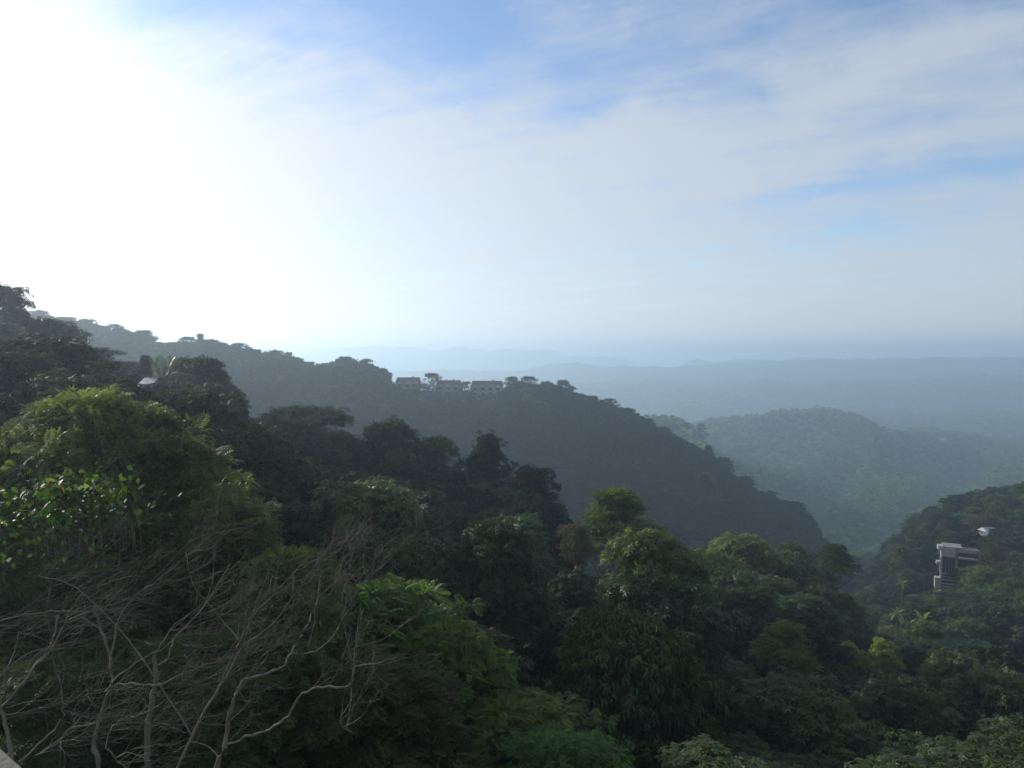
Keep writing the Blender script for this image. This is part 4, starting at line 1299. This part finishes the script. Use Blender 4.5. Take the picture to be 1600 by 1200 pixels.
# ------------------------------------------------------------------ large-leaved vine at the left edge
def vine_shrub():
    c = at(70, 800, 15)
    zg = Hs(c.x, 15)
    o = tag(empty('leafy_vine', (c.x, 15, zg)), 'bright green large-leaved vine hanging at the left edge, in front of the feathery trees', 'vine')
    c0 = c - o.location
    # leaf: folded heart
    V = np.array([(0, 0, 0), (.3, -.30, .05), (.65, -.22, .04), (1, 0, -.12), (.65, .22, .04), (.3, .30, .05), (.5, 0, -.02)])
    Tt = [(0, 1, 6), (1, 2, 6), (2, 3, 6), (3, 4, 6), (4, 5, 6), (5, 0, 6)]
    ms_ = [mesh_np('leaf', V, np.zeros((0, 4), int), L_VINE, np.full(7, k), tris=Tt, smooth=False) for k in (.1, .35, .6, .9)]
    my = mesh_np('leaf', V, np.zeros((0, 4), int), L_YELLOW, np.full(7, .5), tris=Tt)
    g3 = np.random.default_rng(8)
    T = Tubes()
    stems = []
    for i in range(26):
        x0 = g3.uniform(-1.6, 1.25)
        top = np.interp(x0 + c.x, [at(0, 0, 15).x, at(60, 0, 15).x, at(110, 0, 15).x, at(185, 0, 15).x], [at(0, 765, 15).z, at(0, 750, 15).z, at(0, 748, 15).z, at(0, 768, 15).z]) - o.location.z
        dpt = g3.uniform(-.7, .7)
        p0 = np.array([x0 - .8, 3.2, top - 2.2]); dpt += .2; p1 = np.array([x0, dpt, top - .1]); p2 = np.array([x0 + g3.uniform(.2, .7), dpt - g3.uniform(0, .4), top - g3.uniform(.25, 1.5)])
        s = np.linspace(0, 1, 9)[:, None]
        pth = np.concatenate([p0 + (p1 - p0) * np.concatenate([s ** 1.6, s ** 1.6, s ** .7], 1), (1 - s[1:]) ** 2 * p1 + 2 * s[1:] * (1 - s[1:]) * (p1 + np.array([.25, 0, .2])) + s[1:] ** 2 * p2])
        T.add(pth, np.linspace(.012, .004, len(pth)), 5)
        stems.append(pth)
    obj('stems', T.mesh('vine_stems', BARK), o)
    # smaller leaves filling in behind
    n_ = 900
    idx = g3.integers(26, size=n_)
    pos = np.array([stems[i][int(g3.integers(5, 17))] for i in idx]) + g3.normal(0, .2, (n_, 3)) + np.array([0, .35, -.2])
    Vf, Qf, Tf = place_units(unit_leaf(.7, .05), pos, g3.normal(size=(n_, 3)) + np.array([.4, -.2, -.5]), np.array([[0, -.3, 1.0]]) + g3.normal(0, .5, (n_, 3)), g3.uniform(.09, .17, n_), g3.random(n_) * .5)
    tag(obj('foliage', mesh_np('vine_foliage', Vf, Qf, L_VINE, Tf), o), kind='stuff')
    for i in range(298):
        p_ = stems[int(g3.integers(26))]
        k = g3.uniform(7.0, len(p_) - 1.01)
        a_ = int(k); q = p_[a_] + (p_[a_ + 1] - p_[a_]) * (k - a_) + g3.normal(0, .13, 3)
        if q[2] > c0.z + .85: q[2] = c0.z + .75
        l = obj('leaf', ms_[int(g3.integers(4))], o)
        if i in (3, 70, 150, 200, 231): l.data = my; l['label'] = 'yellow leaf'
        l.location = q
        l.rotation_euler = (g3.normal(0, .5), g3.uniform(-.1, 1.0), g3.random() * 6.283)
        l.scale = (g3.uniform(.13, .235),) * 3


vine_shrub()

# ------------------------------------------------------------------ bare trees in the lower left
def bare_tree(base_px, D, trunks, limbs, twig_seeds, label, seed, wind=(0.85, 0.1, 0.30), ntw=90, tl=(.5, 1.3)):
    """trunks/limbs: ([(px, py, dD)...], r0, r1); twigs sweep with the prevailing wind"""
    g3 = np.random.default_rng(seed)
    b = at(base_px, 1240, D)
    o = tag(empty('bare_tree', b), label, 'tree', 'bare pale trees in the lower left')
    bb = np.array(b)

    def path(pl):
        P_ = np.array([at(x, y, D + d) for x, y, d in pl]) - bb
        # smooth by Catmull-Rom
        out_ = []
        n = len(P_)
        for i in range(n - 1):
            p0, p1, p2, p3 = P_[max(i - 1, 0)], P_[i], P_[i + 1], P_[min(i + 2, n - 1)]
            for t in np.linspace(0, 1, 5)[:-1]:
                out_.append(.5 * (2 * p1 + (p2 - p0) * t + (2 * p0 - 5 * p1 + 4 * p2 - p3) * t * t + (3 * p1 - p0 - 3 * p2 + p3) * t ** 3))
        out_.append(P_[-1])
        q = np.array(out_)
        q[1:-1] += g3.normal(0, .012, (len(q) - 2, 3))
        return q
    allp = []
    for nm, grp in (('trunk', trunks), ('branch', limbs)):
        for pl, r0, r1 in grp:
            q = path(pl)
            rr = np.linspace(r0, r1, len(q)) * .66 * (1 + .12 * g3.normal(size=len(q)))
            T = Tubes(); T.add(q, rr, 8 if nm == 'trunk' else 6)
            obj(nm, T.mesh(nm, BARK_PALE), o)
            allp.append(q)
    T = Tubes()
    w = np.array(wind)

    def twig(p0, dirn, L_, r, lvl):
        n = 6
        pts_ = [p0]
        d = dirn / np.linalg.norm(dirn)
        for i in range(n):
            d = d + g3.normal(0, .16, 3) + np.array([0, 0, .03])
            d /= np.linalg.norm(d)
            pts_.append(pts_[-1] + d * L_ / n)
        pts_ = np.array(pts_)
        T.add(pts_, np.linspace(r, r * .35, n + 1), 4)
        if lvl > 0:
            for k in range(int(g3.integers(2, 5))):
                i = int(g3.integers(1, n + 1))
                twig(pts_[i], (pts_[i] - pts_[i - 1]) / (L_ / n) * .7 + g3.normal(0, .45, 3) + w * .3, L_ * g3.uniform(.45, .8), r * .6, lvl - 1)
    for i in range(int(ntw * .42)):
        q = allp[int(g3.integers(len(allp)))]
        k = int(len(q) * (.35 + .65 * g3.random() ** .7)); k = min(k, len(q) - 1)
        twig(q[k], w + g3.normal(0, .35, 3), g3.uniform(*tl), .009, 2)
    tag(obj('twigs', T.mesh('twigs', TWIG), o), kind='stuff')
    return o


bare_tree(150, 15.0,
          [([(152, 1250, 0), (155, 1200, 0), (146, 1160, 0), (160, 1110, .1), (174, 1070, .1), (172, 1030, .2), (158, 985, .3), (147, 950, .4)], .075, .03)],
          [([(150, 1130, 0), (110, 1140, -.3), (90, 1158, -.5), (55, 1180, -.8)], .03, .012),
           ([(172, 1045, .1), (178, 1000, .2), (192, 955, .4), (230, 915, .6)], .04, .012),
           ([(158, 985, .3), (120, 960, .2), (80, 955, .1), (20, 965, -.2), (-40, 985, -.4)], .03, .01),
           ([(165, 1080, .1), (180, 1060, -.2), (215, 1035, -.3), (245, 1015, -.4), (275, 975, -.5), (330, 935, -.6)], .028, .01)],
          None, 'bare tree with a dark curved trunk, left of the broken pale trunk', 41, ntw=95, tl=(.5, 1.5))
bare_tree(0, 13.5,
          [([(20, 1260, 0), (18, 1190, 0), (10, 1140, 0), (0, 1110, 0), (-30, 1080, 0)], .06, .04)],
          [([(0, 1108, 0), (30, 1075, 0), (55, 1040, .1), (72, 1020, .2), (85, 990, .3), (92, 960, .4)], .045, .018),
           ([(40, 1050, .1), (68, 1030, .1), (88, 1000, 0), (110, 955, -.1), (125, 930, -.2)], .022, .01),
           ([(30, 1190, 0), (70, 1155, -.2), (95, 1125, -.3), (98, 1095, -.3)], .03, .012),
           ([(-20, 1060, 0), (10, 1045, .2), (25, 1010, .3), (28, 985, .4)], .02, .01)],
          None, 'bare tree in the far lower left corner, above the balcony rail', 42, ntw=85, tl=(.7, 1.8))
bare_tree(232, 14.0,
          [([(234, 1260, 0), (230, 1200, 0), (232, 1140, 0), (237, 1095, 0), (243, 1060, 0), (241, 1022, 0)], .085, .062)],
          [([(180, 1071, -.2), (215, 1068, -.2), (250, 1069, -.2), (280, 1055, -.2), (310, 1042, -.1), (340, 1035, 0), (360, 1015, .1), (385, 980, .2), (405, 930, .3), (425, 880, .4)], .026, .010),
           ([(244, 1040, 0), (262, 1028, .1), (270, 1000, .2), (300, 970, .3), (340, 915, .4), (360, 880, .5)], .03, .01),
           ([(285, 1052, -.2), (290, 1040, -.3), (277, 1082, -.3)], .018, .009),
           ([(168, 1170, -.2), (180, 1185, -.2), (200, 1205, -.2)], .02, .015),
           ([(165, 1170, -.2), (172, 1140, -.2), (190, 1125, -.2), (215, 1120, -.1)], .016, .007)],
          None, 'bare tree with the thick broken pale trunk', 43, ntw=105, tl=(.5, 1.5))
bare_tree(335, 14.5,
          [([(325, 1260, 0), (340, 1195, 0), (353, 1160, 0), (358, 1120, 0), (368, 1085, 0), (382, 1062, 0)], .075, .05)],
          [([(382, 1062, 0), (410, 1054, .1), (440, 1043, .1), (455, 1020, .2), (475, 985, .3), (490, 955, .3), (500, 915, .4), (503, 890, .4)], .042, .012),
           ([(353, 1165, 0), (385, 1152, -.2), (420, 1140, -.2), (450, 1118, -.3), (472, 1083, -.3), (505, 1074, -.3), (545, 1073, -.3), (552, 1052, -.3), (555, 1038, -.3)], .040, .024),
           ([(455, 1022, .1), (485, 1018, .1), (515, 1002, .1), (533, 970, .1), (543, 935, .1), (538, 916, .1)], .022, .012),
           ([(555, 1040, -.3), (580, 1038, -.3), (602, 1033, -.3), (620, 1026, -.3)], .018, .009),
           ([(547, 1074, -.3), (548, 1095, -.3), (536, 1115, -.3), (533, 1132, -.3), (550, 1144, -.3)], .018, .008),
           ([(482, 1010, .2), (492, 970, .2), (490, 925, .2)], .018, .008),
           ([(552, 1040, -.3), (556, 1020, -.3), (550, 1035, -.4), (545, 1010, -.3)], .014, .006),
           ([(345, 1190, 0), (330, 1170, .3), (300, 1160, .4), (270, 1175, .5)], .02, .008),
           ([(536, 915, .1), (530, 895, .1), (540, 870, .1), (548, 845, .1)], .014, .006),
           ([(538, 915, .1), (555, 895, .1), (572, 885, .1), (575, 905, .1)], .014, .006)],
          None, 'bare tree with two long pale limbs reaching over the bright feathery tree', 44, ntw=75, tl=(.5, 1.4), wind=(.55, .1, .6))
bare_tree(420, 16.5,
          [([(250, 1260, .5), (300, 1150, .4), (345, 1070, .4), (380, 1010, .4)], .05, .035)],
          [([(345, 1070, .4), (370, 1010, .4), (400, 960, .3), (450, 905, .3), (490, 860, .2)], .025, .01),
           ([(380, 1010, .4), (340, 960, .3), (300, 910, .2), (290, 860, .2)], .025, .01),
           ([(300, 1150, .4), (200, 1000, .6), (120, 920, .8), (60, 900, .8)], .03, .012),
           ([(380, 1010, .4), (430, 970, .5), (480, 900, .6), (520, 850, .6)], .022, .008)],
          None, 'thin bare tree whose grey twigs veil the feathery trees behind the pale trunks', 45, ntw=150, tl=(.6, 1.25), wind=(.8, .1, .3))

# ------------------------------------------------------------------ haze
hm, nt, out = new_mat("haze_air")
pv = nt.nodes.new('ShaderNodeVolumePrincipled')
pv.inputs['Color'].default_value = (0.68, 0.85, 1.0, 1)
pv.inputs['Density'].default_value = 0.00046
pv.inputs['Anisotropy'].default_value = 0.62
nt.links.new(pv.outputs[0], out.inputs['Volume'])
hz = MB().box(-62000, 62000, -2000, 52000, -352, 54).build('haze', hm)
tag(hz, kind='stuff')
